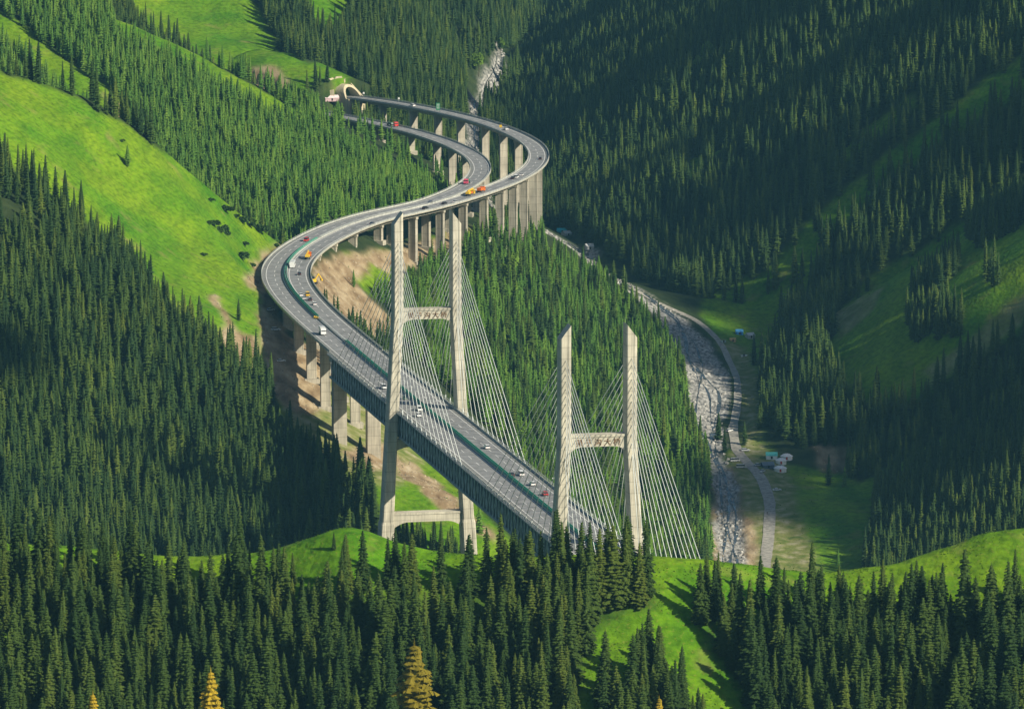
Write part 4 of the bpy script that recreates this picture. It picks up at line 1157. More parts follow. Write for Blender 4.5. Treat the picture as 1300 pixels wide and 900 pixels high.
# the small stand behind the lower strut of the left tower
tg = candidates(4.8, 2652, 2705); tpx, tpy = to_px(tg[:, 0], tg[:, 1], ground(tg[:, 0], tg[:, 1]))
tg = tg[in_poly(tpx, tpy, [(497, 672), (560, 692), (604, 712), (604, 730), (490, 730)]) & (np.hypot(tg[:, 0] + 38, tg[:, 1] - 2636) > 12)]
PTS.append(np.stack([tg[:, 0], tg[:, 1], ground(tg[:, 0], tg[:, 1]) - .4], 1)); KIND.append(rng.choice(MIDK, len(tg))); hh = rng.uniform(.6, 1.0, len(tg)); SCL.append(np.stack([hh, hh, hh], 1))
# the rest of the near wood
rn = np.array(rest_near)
if len(rn):
    PTS.append(np.stack([c[rn, 0], c[rn, 1], ground(c[rn, 0], c[rn, 1]) - .4], 1)); KIND.append(rng.choice(HK, len(rn))); SCL.append(np.stack([hs[rn] * wds[rn], hs[rn] * wds[rn], hs[rn]], 1))
PTS, KIND, SCL = np.concatenate(PTS), np.concatenate(KIND), np.concatenate(SCL)
print("forest instances", len(PTS), "near individuals", len(chosen), "near rest", len(rn))
while len(SRC_MID) < 5 or len(SRC_Y) < 4: raise RuntimeError("not enough source trees")
near_src = [o for o in bpy.data.objects if o.name.startswith("crown") and o.data in HI[:3]]
hs_src = []
for h_ in HI[:3]: hs_src.append(next(o for o in near_src if o.data == h_ and not (o.material_slots[0].link == 'OBJECT')))
sources = [next(o for o in SRC_MID if o.data == MID[k]) for k in range(5)] + [next(o for o in SRC_Y if o.data == YNG[k]) for k in range(4)] + hs_src

def forest_object(name, pts, kind, scl, sources):
    me = bpy.data.meshes.new(name); me.vertices.add(len(pts)); me.vertices.foreach_set("co", pts.astype(np.float32).ravel())
    a = me.attributes.new("pick", 'INT', 'POINT'); a.data.foreach_set("value", kind.astype(np.int32))
    a = me.attributes.new("size", 'FLOAT_VECTOR', 'POINT'); a.data.foreach_set("vector", scl.astype(np.float32).ravel())
    rot = np.zeros((len(pts), 3), np.float32); rot[:, 2] = rng.uniform(0, 6.28, len(pts)); rot[:, :2] = rng.normal(0, .018, (len(pts), 2))
    a = me.attributes.new("turn", 'FLOAT_VECTOR', 'POINT'); a.data.foreach_set("vector", rot.ravel())
    ob = link(bpy.data.objects.new(name, me))
    ng = bpy.data.node_groups.new(name, 'GeometryNodeTree'); ng.interface.new_socket("Geometry", in_out='INPUT', socket_type='NodeSocketGeometry'); ng.interface.new_socket("Geometry", in_out='OUTPUT', socket_type='NodeSocketGeometry')
    N = ng.nodes; gi, go = N.new("NodeGroupInput"), N.new("NodeGroupOutput"); ip = N.new("GeometryNodeInstanceOnPoints")
    jn = N.new("GeometryNodeJoinGeometry")
    for s in reversed(sources):
        oi = N.new("GeometryNodeObjectInfo"); oi.transform_space = 'ORIGINAL'; oi.inputs["Object"].default_value = s; oi.inputs["As Instance"].default_value = True
        ng.links.new(oi.outputs["Geometry"], jn.inputs[0])
    def na(n, t):
        q = N.new("GeometryNodeInputNamedAttribute"); q.data_type = t; q.inputs[0].default_value = n; return q.outputs[0]
    ng.links.new(gi.outputs[0], ip.inputs["Points"]); ng.links.new(jn.outputs[0], ip.inputs["Instance"]); ip.inputs["Pick Instance"].default_value = True
    ng.links.new(na("pick", 'INT'), ip.inputs["Instance Index"]); ng.links.new(na("size", 'FLOAT_VECTOR'), ip.inputs["Scale"]); ng.links.new(na("turn", 'FLOAT_VECTOR'), ip.inputs["Rotation"])
    ng.links.new(ip.outputs[0], go.inputs[0])
    md = ob.modifiers.new("scatter", 'NODES'); md.node_group = ng
    return ob
fo = forest_object("spruce_forest", PTS, KIND, SCL, sources)
tag(fo, "dense spruce forest clothing the valley sides behind and around the viaduct", "forest", kind="stuff")

# bushes on the meadow shoulder, and light green broadleaf crowns in the dark wood
def leafy(seed, n, R=1.6, flat=.75, leaf=.55):
    r = random.Random(seed); v, f = [], []
    cl = [(r.gauss(0, .55) * R, r.gauss(0, .55) * R, abs(r.gauss(0, .5)) * R * flat + .3, r.uniform(.5, .9) * R) for _ in range(5)]
    for _ in range(n):
        cx, cy, cz, cr = r.choice(cl); a, b = r.uniform(0, 6.28), r.uniform(-.3, 1.5)
        p = Vector((cx + cos(a) * cos(b) * cr, cy + sin(a) * cos(b) * cr, cz + sin(b) * cr * flat)); s = leaf * r.uniform(.6, 1.2)
        d1 = Vector((r.gauss(0, 1), r.gauss(0, 1), r.gauss(0, 1))).normalized() * s; d2 = Vector((r.gauss(0, 1), r.gauss(0, 1), r.gauss(0, 1))).normalized() * s
        o = len(v); v += [p - d1, p + d2, p + d1, p - d2]; f.append((o, o + 1, o + 2, o + 3))
    return v, f
SHR = [mesh_from("shrub_leaves", *leafy(k, 260), M['shrub']) for k in range(3)]
BRD = [mesh_from("broadleaf_crown", *leafy(20 + k, 700, 2.6, 1.0, .6), M['broadleaf']) for k in range(2)]
for k, (px, py, s, lab) in enumerate([
    (287, 266, 1.5, "topmost dark shrub near the meadow skyline"), (300, 274, 1.0, "small shrub second from the top along the meadow skyline"), (308, 281, 1.5, "broad shrub in the middle of the skyline row on the meadow"),
    (318, 287, 1.3, "shrub just above the lowest of the skyline row"), (328, 292, 1.9, "largest shrub of the skyline row nearest the road bend"), (267, 253, .8, "tiny shrub highest up the meadow edge"),
    (271, 285, 1.4, "left shrub of the cluster in mid meadow"), (265, 282, .9, "small shrub touching the left cluster in mid meadow"), (281, 293, 1.4, "lower left shrub of the mid meadow cluster"), (287, 290, 1.3, "upper right shrub of the mid meadow cluster"), (288, 296, 1.2, "lowest shrub of the mid meadow cluster"),
    (307, 326, 1.6, "round dark shrub alone above the brown bank"), (311, 310, 1.0, "little shrub above the round one near the brown bank"), (320, 335, .8, "tiny shrub at the rim of the brown bank"), (344, 297, 1.0, "shrub on the skyline closest to the road"),
    (258, 322, .7, "flat low shrub in the centre of the meadow"), (155, 178, .6, "speck of a shrub on the skyline above the lone round spruce"), (351, 312, .9, "shrub on the brown bank beside the road barrier")]):
    p = hit(px, py + 3); root = empty("shrub", p, k * 1.3); root.scale = (s, s, s * 1.05); link(bpy.data.objects.new("foliage", SHR[k % 3]), root)
    st = MB(); st.bar((0, 0, -.5), (0, 0, .8), .2, n=5); link(bpy.data.objects.new("stem", st.mesh("stem", M['bark'])), root)
    tag(root, lab, "shrub", "dark shrubs dotted over the meadow shoulder")
for k, (px, py, s, lab) in enumerate([(745, 118, 1.3, "lime green broadleaf tree low in the dark right hand forest near the viaduct"), (900, 82, 1.5, "lime green rounded tree high in the dark right hand forest"), (885, 92, .9, "small yellowish tree left of the high lime green one"),
    (836, 60, 1.0, "small lime green tree alone among dark spruces near the river gap"), (608, 92, 1.2, "pale green tree at the forest edge left of the upper river"), (635, 66, .9, "pale green bush at the head of the river gap"),
    (640, 362, 1.0, "lime green tree within the spur forest right of the left tower"), (653, 352, 1.3, "brighter lime green tree next to the other one in the spur forest")]):
    p = hit(px, py + 8); root = empty("broadleaf_tree", (p.x, p.y, p.z), k); root.scale = (s, s, s * 1.4); c_ = link(bpy.data.objects.new("crown", BRD[k % 2]), root); c_.location = (0, 0, 8 / s / 1.4)
    st = MB(); st.bar((0, 0, -.5), (0, 0, 8 / s / 1.4 + 1), .4, n=6, w2=.6); link(bpy.data.objects.new("trunk", st.mesh("trunk", M['bark'])), root)
    tag(root, lab, "tree", "light green broadleaf trees among the spruces")

# rough tussocks and herb clumps that break up the meadows
def tussocks(n, y0, y1, umax, smin, smax, wkeep, seed):
    r = np.random.default_rng(seed); x = r.uniform(-umax, umax, n * 4) ; y = np.sqrt(r.uniform(y0 ** 2, y1 ** 2, n * 4)); x = x * y
    w = sample(W_GRASS, x, y); d = sample(DR, x, y)
    k = (w > wkeep) & (lattice_noise(x, y, 12, seed) + .5 * lattice_noise(x, y, 4, seed + 1) > .12) & visible(x, y, 1.0, 2) & (d > 8) & (sample(TRD, x, y) > 5)
    x, y = x[k][:n], y[k][:n]; z = ground(x, y); V_, F_ = [], []
    for a, b, c_ in zip(x, y, z):
        s = r.uniform(smin, smax); t = r.uniform(0, pi)
        for q in range(3):
            tt_ = t + q * pi / 3; dx, dy = cos(tt_) * s * .55, sin(tt_) * s * .55; o = len(V_)
            V_ += [(a - dx, b - dy, c_ - .1), (a + dx, b + dy, c_ - .1), (a + dx * .6, b + dy * .6, c_ + s * .55), (a - dx * .7, b - dy * .7, c_ + s * .45)]; F_.append((o, o + 1, o + 2, o + 3))
    return V_, F_
M['tuft'] = leaf_mat("tussock_grass", [(.0, (.06, .15, .010)), (.5, (.12, .22, .012)), (1.0, (.22, .26, .03))])
v1, f1 = tussocks(5200, 1690, 1830, .09, .22, .55, .7, 41); v2, f2 = tussocks(2600, 2600, 3750, .088, .35, .8, .6, 42)
tag(link(bpy.data.objects.new("grass_tussocks", mesh_from("grass_tussocks", v1 + v2, f1 + [tuple(len(v1) + i for i in f) for f in f2], M['tuft']))), "rough tufts and herb clumps scattered over the open meadows", "grass", kind="stuff")

# ------------------------------------------------------------------ vehicles
def paint(name, rgb): 
    if name not in M: M[name] = mat(name, rgb, .35, 0, .03, 1, spec=.6)
    return M[name]
COLORS = {"white": (.75, .76, .76), "black": (.03, .03, .035), "dark blue": (.03, .05, .12), "red": (.55, .03, .025), "yellow": (.75, .48, .03), "orange": (.72, .16, .02), "grey": (.28, .29, .30), "green": (.03, .22, .10), "dark green": (.03, .09, .05), "silver": (.5, .52, .53), "pink": (.70, .08, .16)}
def profile_body(mb, side, w, i=0, inset=0.0):
    a = [(x, -w / 2, z) for x, z in side]; b = [(x, w / 2, z) for x, z in side]
    mb.prism(None, a, b, i)
def wheels(root, xs, w, r, tw=.28):
    for x in xs:
        for s in (-1, 1):
            mb = MB(); n = 12
            ra = [(r * cos(2 * pi * k / n), -tw / 2, r * sin(2 * pi * k / n)) for k in range(n)]; rb = [(a, tw / 2, c) for a, _, c in ra]
            mb.prism(None, ra, rb)
            o = mb.obj("wheel", M['tyre'], root); o.location = (x, s * (w / 2 - .12), r)
            hb = MB(); ra = [(r * .55 * cos(2 * pi * k / 8), s * (tw / 2 + .01), r * .55 * sin(2 * pi * k / 8)) for k in range(8)]; rb = [(a, s * (tw / 2 + .03), c) for a, _, c in ra]
            hb.prism(None, ra, rb); q = hb.obj("rim", M['rail'], o)
def make_car(col, kind="car"):
    root = empty("car" if kind != "van" else "van"); L, w = (4.6, 1.82) if kind == "car" else (5.4, 2.0)
    mb = MB()
    if kind == "car":
        profile_body(mb, [(-2.3, .35), (2.3, .35), (2.32, .62), (2.15, .80), (1.15, .95), (-1.75, 1.0), (-2.25, .92), (-2.32, .6)], w)
        cab = [(1.10, .95), (.35, 1.42), (-1.15, 1.45), (-1.85, 1.0)]
    elif kind == "suv":
        profile_body(mb, [(-2.3, .4), (2.3, .4), (2.32, .75), (2.15, .98), (1.2, 1.1), (-2.2, 1.12), (-2.32, .7)], 1.9); w = 1.9
        cab = [(1.15, 1.1), (.5, 1.66), (-1.9, 1.70), (-2.25, 1.12)]
    else:
        profile_body(mb, [(-2.7, .4), (2.7, .4), (2.72, .8), (2.3, 1.15), (-2.7, 1.2)], w)
        cab = [(2.25, 1.15), (1.6, 2.05), (-2.6, 2.1), (-2.7, 1.2)]
    mb.obj("body", paint(col + "_paint", COLORS[col]), root)
    g = MB(); v = [(x, y * (w / 2 - (.06 if z < 1.2 else .2)), z + .005) for x, z in cab for y in (-1, 1)]
    g.add(v, [(0, 2, 3, 1), (2, 4, 5, 3), (4, 6, 7, 5), (0, 6, 4, 2), (1, 3, 5, 7)]); g.obj("windows", M['glass'], root)
    rf = MB(); (x1, z1), (x2, z2) = cab[1], cab[2]
    rf.box(((x1 + x2) / 2, 0, max(z1, z2) + .02), (x1 - x2 - .1, w - .42, .07)); rf.obj("roof", paint(col + "_paint", COLORS[col]), root)
    for s in (-1, 1):
        h = MB(); h.box((L / 2 - .02, s * w * .35, .68), (.1, .34, .16)); h.obj("headlight", M['white'], root)
        h = MB(); h.box((-L / 2 + .0, s * w * .37, .78), (.1, .3, .16)); h.obj("tail_light", paint("red_paint", COLORS["red"]), root)
    wheels(root, (1.42, -1.4), w, .34 if kind != "van" else .38)
    return root
def make_truck(cab_col, load, bed=9.0, cab_h=3.0):
    root = empty("truck"); w = 2.5; x0 = bed / 2
    mb = MB(); profile_body(mb, [(x0 + .3, .6), (x0 + 2.4, .6), (x0 + 2.45, 1.5), (x0 + 2.2, cab_h), (x0 + .3, cab_h + .12)], w); mb.obj("cab", paint(cab_col + "_paint", COLORS[cab_col]), root)
    g = MB(); g.box((x0 + 2.33, 0, 2.1), (.12, w - .3, .8)); g.obj("windscreen", M['glass'], root)
    for s in (-1, 1): g = MB(); g.box((x0 + 1.5, s * (w / 2 + .005), 2.1), (.9, .05, .65)); g.obj("side_window", M['glass'], root)
    ch = MB(); ch.box((0, 0, .95), (bed + 2.4, 1.0, .3)); ch.box((0, 0, 1.2), (bed, w, .2)); ch.obj("chassis", M['tyre'], root)
    for s in (-1, 1): mr = MB(); mr.box((x0 + 2.5, s * (w / 2 + .18), 2.2), (.12, .2, .6)); mr.obj("mirror", M['tyre'], root)
    if load == "box":
        b = MB(); b.box((0, 0, 2.6), (bed, w, 2.6)); b.obj("cargo_box", paint("silver_paint", COLORS["silver"]), root)
    elif load == "green":
        b = MB(); b.box((.2, 0, 2.0), (bed * .75, w - .2, 1.4), 0, 0, (.9, .7)); b.obj("load", paint("green_paint", COLORS["green"]), root)
    elif load == "dark":
        b = MB(); b.box((-.6, 0, 1.7), (bed * .55, w - .3, .9), 0, 0, (.8, .8)); b.obj("load", paint("dark green_paint", COLORS["dark green"]), root)
    elif load == "crane":
        b = MB(); b.box((-x0 * .45, 0, 1.9), (3.0, 2.4, 1.3), 0, 0, (.85, .9)); b.obj("turret", paint("yellow_paint", COLORS["yellow"]), root)
        b = MB(); b.bar((-x0 * .5, .3, 2.9), (x0 + 2.6, .3, 3.5), .7); b.obj("boom", paint("yellow_paint", COLORS["yellow"]), root)
        b = MB(); b.box((x0 * .35, 0, 1.75), (2.8, 2.4, .9)); b.obj("deck_box", paint("orange_paint", COLORS["orange"]), root)
    elif load == "tipper":
        b = MB(); b.box((0, 0, 2.0), (bed, w, 1.5), 0, 0, (1.04, 1.05)); b.obj("tipper_body", paint("orange_paint", COLORS["orange"]), root)
    wheels(root, (x0 + 1.5, -x0 + 2.6, -x0 + 1.2), w, .5, .35)
    return root
def drive(root, px, py, toward, label, cat, z=0.03, group="vehicles on the viaduct and bridge", prefer=None):
    p = on_plane(px, py, .6)
    dl, dr_ = np.hypot(*(PL - p).T).min(), np.hypot(*(PR - p).T).min()
    path = PL if dl < dr_ else PR
    if prefer is not None: path = (PL, PR)[prefer]
    k = nearest(path, p); t = path[min(k + 2, len(path) - 1)] - path[max(k - 2, 0)]
    t = t / np.linalg.norm(t); nrm_ = np.array([t[1], -t[0]]); off = float((p - path[k]) @ nrm_)
    if abs(off) > 4.6: off = math.copysign(4.4, off)
    q = path[k] + nrm_ * off
    rz = math.atan2(t[1], t[0]) + (pi if path is PL else 0)
    root.location = (q[0], q[1], z); root.rotation_euler = (0, 0, rz)
    tag(root, label, cat, group); return root
CARS = {}
def car(col, kind="car"):
    key = (col, kind)
    if key not in CARS: CARS[key] = make_car(col, kind); return CARS[key]
    return copy_tree(CARS[key])
for px, py, col, kind, lab in [
    (525, 134.5, "white", "suv", "small white car on the far outer carriageway near the green road sign"), (642, 164, "white", "suv", "white car beyond the yellow sign on the outer bend"),
    (686, 201, "black", "car", "dark car at the outermost point of the outer bend"), (651, 226.5, "black", "suv", "dark car ahead of two white cars on the outer carriageway"),
    (656, 225, "white", "van", "white van in the middle of the trio on the outer carriageway"), (661.5, 222.5, "white", "car", "white car last of the trio on the outer carriageway"),
    (578, 256.5, "white", "car", "white car between the dark cars and the yellow and orange crane lorry"), (563, 258.5, "black", "car", "dark car just left of the white car before the crane lorry"),
    (547, 257, "dark blue", "car", "dark blue car beside the upper edge, left of the pair of dark cars"), (542, 264, "black", "suv", "dark car on the lower carriageway below the dark blue one"),
    (484, 284, "dark blue", "car", "dark blue car alone to the left of the tower top"), (389, 305, "red", "van", "red van at the top of the left bend"),
    (380, 347, "black", "car", "dark car beside the big white coach on the bend"), (377, 374, "white", "car", "white car furthest ahead beside the green screen below the coach"), (383.5, 379.5, "silver", "suv", "silver car right behind the white one by the green screen"),
    (390, 374, "yellow", "van", "yellow van on the bend next to the white cars"), (393.5, 380, "black", "car", "dark car behind the yellow van on the bend"), (399.5, 386, "white", "car", "white car last in the bunch below the bend"),
    (487, 492, "white", "van", "white van just left of the left bridge tower"), (513, 505, "dark green", "car", "dark green car right of the left bridge tower"), (533.5, 520.5, "white", "van", "upper of two white vehicles side by side near the tower"), (531.5, 527.5, "white", "suv", "lower of two white vehicles side by side near the tower"),
    (618.5, 568, "white", "suv", "white car alone in the right lanes past the fan of cables"), (650.5, 603, "black", "car", "dark car beside the white one between the towers"), (660.5, 601, "white", "van", "white van beside the dark car between the towers"),
    (675.5, 614, "white", "suv", "white car between the white van and the red one"), (692, 627, "red", "suv", "red car nearest the right tower")]:
    drive(car(col, kind), px, py, 0, lab, "car" if kind != "van" else "van")
drive(make_truck("red", "dark"), 497, 159, 0, "red lorry with dark flatbed load on the inner carriageway near the tunnel", "truck", prefer=0)
drive(make_truck("pink", "green", 6), 593, 232, 0, "pinkish red lorry with green load on the inner loop", "truck", prefer=0)
drive(make_truck("yellow", "crane", 7), 597, 247, 0, "yellow crane lorry before the orange tipper at the junction", "truck", prefer=1)
drive(make_truck("orange", "tipper", 5), 609, 243.5, 0, "orange tipper lorry close behind the yellow crane lorry", "truck", prefer=1)
drive(make_truck("orange", "crane", 7), 391, 327, 0, "orange lorry carrying yellow crane on the left bend", "truck", prefer=1)
drive(make_truck("white", "box", 4.6, 3.3), 409, 423, 0, "white box lorry on the outer edge of the left bend", "truck", prefer=0)
co_ = empty("coach"); mb = MB(); profile_body(mb, [(-5.2, .5), (5.2, .5), (5.3, 1.4), (5.0, 3.3), (-5.2, 3.3)], 2.5); mb.obj("body", paint("white_paint", COLORS["white"]), co_)
for s in (-1, 1): g = MB(); g.box((-.2, s * 1.26, 2.3), (9.2, .04, .9)); g.obj("side_windows", M['glass'], co_)
g = MB(); g.box((5.2, 0, 2.2), (.12, 2.2, 1.3)); g.obj("windscreen", M['glass'], co_)
g = MB(); g.box((-2, 0, 3.4), (2.2, 1.6, .2)); g.obj("roof_unit", M['rail'], co_)
wheels(co_, (3.4, -3.0), 2.5, .5, .35)
drive(co_, 371.5, 338, 0, "big white coach beside the green screen on the left bend", "coach", prefer=1)

# yellow crash barrels at the end of the screen, orange digger on the bank
p = on_plane(401.5, 403, .5)
for k in range(3):
    b = MB(); q = (p[0] + k * .9 - .9, p[1] - k * 1.2, .05)
    b.bar((q[0], q[1], q[2]), (q[0], q[1], q[2] + 1.1), .9, n=10); b.bar((q[0], q[1], q[2] + 1.1), (q[0], q[1], q[2] + 1.2), .7, n=10)
    tag(b.obj("crash_barrel", paint("yellow_paint", COLORS["yellow"])), ("first", "second", "third")[k] + " yellow crash barrel from the left, at the end of the green screen", "barrel", "crash barrels at the screen end")
p = hit(397, 361, 2950, 3300); dg = empty("excavator", p, .7); 
b = MB(); b.box((0, 0, .5), (4.2, .7, 1.0)); b.obj("track", M['tyre'], dg).location = (0, 1.1, 0); b = MB(); b.box((0, 0, .5), (4.2, .7, 1.0)); b.obj("track", M['tyre'], dg).location = (0, -1.1, 0)
b = MB(); b.box((-.4, 0, 1.8), (3.6, 2.6, 1.5)); b.obj("body", paint("yellow_paint", COLORS["yellow"]), dg); b = MB(); b.box((.6, .7, 2.9), (1.6, 1.1, 1.5), 0, 0, (.8, .9)); b.obj("cab", M['glass'], dg)
b = MB(); b.bar((1.2, -.3, 2.0), (3.6, -.3, 5.0), .5); b.bar((3.6, -.3, 5.0), (5.6, -.3, 2.2), .4); b.box((5.6, -.3, 1.7), (1.0, 1.1, 1.0), 0, 0, (.6, 1)); b.obj("boom", paint("yellow_paint", COLORS["yellow"]), dg)
tag(dg, "yellow excavator on the bare bank beneath the inner edge of the bend", "excavator")

# signs and lamps along the viaduct
def sign(path, px, py, off, w, h, zc, col, label, name="road_sign"):
    k = nearest(path, on_plane(px, py)); t = path[k + 1] - path[k - 1]; t = t / np.linalg.norm(t); q = path[k] + np.array([t[1], -t[0]]) * off
    r = empty(name, (q[0], q[1], 0)); b = MB(); b.bar((0, 0, -.1), (0, 0, zc), .22, n=6); b.obj("post", M['rail'], r)
    b = MB(); b.box((0, -.2, zc), (w, .12, h)); b.obj("panel", paint(col + "_paint", COLORS[col]), r)
    b = MB(); 
    for zz in (-.22, .05, .3): b.box((0, -.28, zc + zz * h), (w * .7, .03, h * .07))
    if name == "road_sign" and h > 2: b.obj("lettering_lines", M['white'], r)
    tag(r, label, "sign"); return r
sign(PR, 566, 144, -6.3, 2.6, 4.6, 4.6, "green", "tall green road sign on the far edge of the outer carriageway")
sign(PR, 651, 168, -6.3, 1.6, 1.6, 4.0, "yellow", "small yellow warning sign on the outer rim of the wide bend")
def lamp(path, px, py, off, label, H=8):
    k = nearest(path, on_plane(px, py)); t = path[k + 1] - path[k - 1]; t = t / np.linalg.norm(t); q = path[k] + np.array([t[1], -t[0]]) * off
    r = empty("street_lamp", (q[0], q[1], 0)); b = MB(); b.bar((0, 0, -.1), (0, 0, H), .22, n=6, w2=.6); b.obj("post", M['rail'], r)
    b = MB(); b.box((0, 0, H + .3), (1.3, 1.0, 1.1), 0, 0, (.7, .7)); b.obj("lamp_head", M['white'], r); tag(r, label, "lamp", "lamps near the tunnel")
lamp(PR, 471, 127, -6.3, "pole with white lamp head nearest the tunnel mouth", 4.5); lamp(PR, 516, 133.5, -6.3, "pole with white lamp head second from the tunnel mouth", 4.5)
# camera gantry arm on the right edge of the bridge
gx, gy, _ = bp(120, 14.0, 0); r = empty("camera_mast", (gx, gy, 0)); b = MB(); b.bar((0, 0, -.5), (0, 0, 7.5), .22, n=6); b.bar((0, 0, 7.4), (-5.0, -.5, 7.6), .16, n=5); b.obj("mast", M['rail'], r); b = MB(); b.box((-5, -.5, 7.3), (.7, .4, .4)); b.obj("camera_head", M['white'], r)
tag(r, "slim grey mast with arm on the right edge of the deck between the towers", "mast")

# ------------------------------------------------------------------ camps in the valley
def cloth(name, rgb): 
    if name not in M: M[name] = mat(name, rgb, .9, 0, .08, .8)
    return M[name]
def yurt(px, py, r_, label, col=(.88, .88, .86), h=1.0):
    p = hit(px, py); R = empty("yurt", p); n = 20; m = cloth("white_felt", col)
    b = MB(); b.bar((0, 0, -.5), (0, 0, 1.7 * h), 2 * r_, n=n); b.obj("wall", m, R)
    b = MB(); rg = [(r_ * 1.08 * cos(2 * pi * k / n), r_ * 1.08 * sin(2 * pi * k / n), 1.65 * h) for k in range(n)]; rg2 = [(x * .55, y * .55, 2.6 * h) for x, y, z in rg]; rg3 = [(x * .14, y * .14, 3.05 * h) for x, y, z in rg]
    b.add(rg + rg2 + rg3, [(k, (k + 1) % n, n + (k + 1) % n, n + k) for k in range(n)] + [(n + k, n + (k + 1) % n, 2 * n + (k + 1) % n, 2 * n + k) for k in range(n)] + [tuple(range(2 * n, 3 * n))]); b.obj("roof", m, R)
    b = MB(); b.bar((0, 0, 3.0 * h), (0, 0, 3.2 * h), r_ * .3, n=8); b.obj("crown_ring", M['bark'], R)
    b = MB(); b.box((0, -r_ * .98, .85), (1.0, .2, 1.7)); b.obj("door", paint("red_paint", COLORS["red"]), R)
    tag(R, label, "yurt", "yurts beside the track")
def tent(px, py, L, W, H_, col, label, name, rz=0.0, top=None):
    p = hit(px, py); R = empty("tent", p, rz); m = cloth(name, col); hw, hl = W / 2, L / 2; e = H_ * .55
    b = MB(); prof = [(-hw, -.4), (-hw, e), (0, H_), (hw, e), (hw, -.4)]
    b.prism(None, [(-hl, y, z) for y, z in prof], [(hl, y, z) for y, z in prof]); b.obj("tent_wall", m, R)
    b = MB(); t_ = .12
    for s in (-1, 1): b.add([(-hl - .2, s * (hw + .2), e - .08), (hl + .2, s * (hw + .2), e - .08), (hl + .2, 0, H_ + t_), (-hl - .2, 0, H_ + t_)], [(0, 1, 2, 3) if s > 0 else (3, 2, 1, 0)])
    b.obj("tent_roof", cloth(name + "_roof", top or col), R)
    b = MB(); b.box((0, -hw - .02, .8), (1.0, .08, 1.5)); b.obj("door", M['tyre'], R)
    tag(R, label, "tent")
yurt(998.5, 583, 3.2, "white pointed yurt furthest right in the valley camp"); yurt(991.5, 588.5, 2.9, "small white yurt in the middle of the valley camp"); yurt(990.5, 598, 3.4, "large white yurt nearest the viewer in the valley camp")
tent(979.5, 582, 6.0, 5, 3.4, (.80, .85, .83), "pale tent with turquoise roof at the back of the valley camp", "pale_canvas", 0, (.14, .60, .52))
tent(974, 594, 6.5, 5, 3.0, (.08, .11, .15), "dark grey blue tent at the left of the valley camp", "dark_canvas", .3, (.16, .2, .25))
tent(938.5, 424.5, 4.2, 3.6, 2.8, (.03, .22, .55), "bright blue tent on the upper valley meadow", "blue_canvas", .1, (.10, .38, .72))
tent(952, 429, 4.6, 4.0, 3.0, (.55, .56, .55), "greyish white tent touching the spruce on the upper meadow", "grey_canvas", .5)
tent(930, 434, 3.4, 2.6, 2.0, (.60, .38, .16), "small tan tent lower left of the bright blue one", "tan_canvas", .2)
tent(944.5, 452.5, 3.4, 1.4, .9, (.66, .66, .58), "low cream awning beside the track on the upper meadow", "cream_canvas", 0)
tent(918, 436, 2.6, 1.8, 1.2, (.35, .42, .38), "tiny grey green tent close to the track on the upper meadow", "grey_green_canvas", .4)
tent(702, 284, 10, 5, 2.6, (.03, .32, .85), "long bright blue shelter at the foot of the tallest piers", "blue_canvas", .25, (.06, .42, .95))
tent(713, 295, 6, 4.5, 2.6, (.06, .62, .70), "turquoise tent below the long blue shelter", "turquoise_canvas", .2)
tent(719, 299.5, 5, 5, 3.0, (.45, .46, .46), "pale grey tent right of the turquoise one", "grey_canvas", .6)
tent(748, 318, 5, 4, 3.4, (.60, .62, .62), "pale tent alone at the edge of the river wood", "grey_canvas", .3)
tent(421, 131, 9, 5, 3.5, (.62, .45, .47), "pinkish hut left of the tunnel mouth", "pink_canvas", .2, (.72, .60, .62))
# parked cars beside the track
def park(col, kind, px, py, rz, lab):
    o_ = car(col, kind); p = hit(px, py); o_.location = (p.x, p.y, p.z + .05); o_.rotation_euler = (0, 0, rz); tag(o_, lab, "car" if kind != "van" else "van", "vehicles parked in the valley")
park("white", "van", 933, 587, .3, "pale van parked left of the track by the grass tongue"); park("silver", "van", 941, 594.5, .1, "silver van parked on the bend of the track opposite the camp"); park("white", "suv", 946.5, 573, .1, "white car parked right of the track above the camp")
park("white", "car", 968, 599.5, 1.2, "white car parked by the dark tent"); park("silver", "car", 962.5, 592, .5, "grey car parked between the track and the dark tent"); park("white", "suv", 926, 548.5, .9, "white car on the upper track beside the river"); park("white", "car", 986.5, 623, .2, "white car parked on the meadow below the camp")
park("white", "car", 343, 396, .6, "white car on the shaded bare ground beneath the bend"); park("white", "car", 356.5, 460, .4, "white car on the bare ground beneath the road left of the piers"); park("white", "suv", 350, 421, .2, "white car on the shaded bare ground between two other white cars")

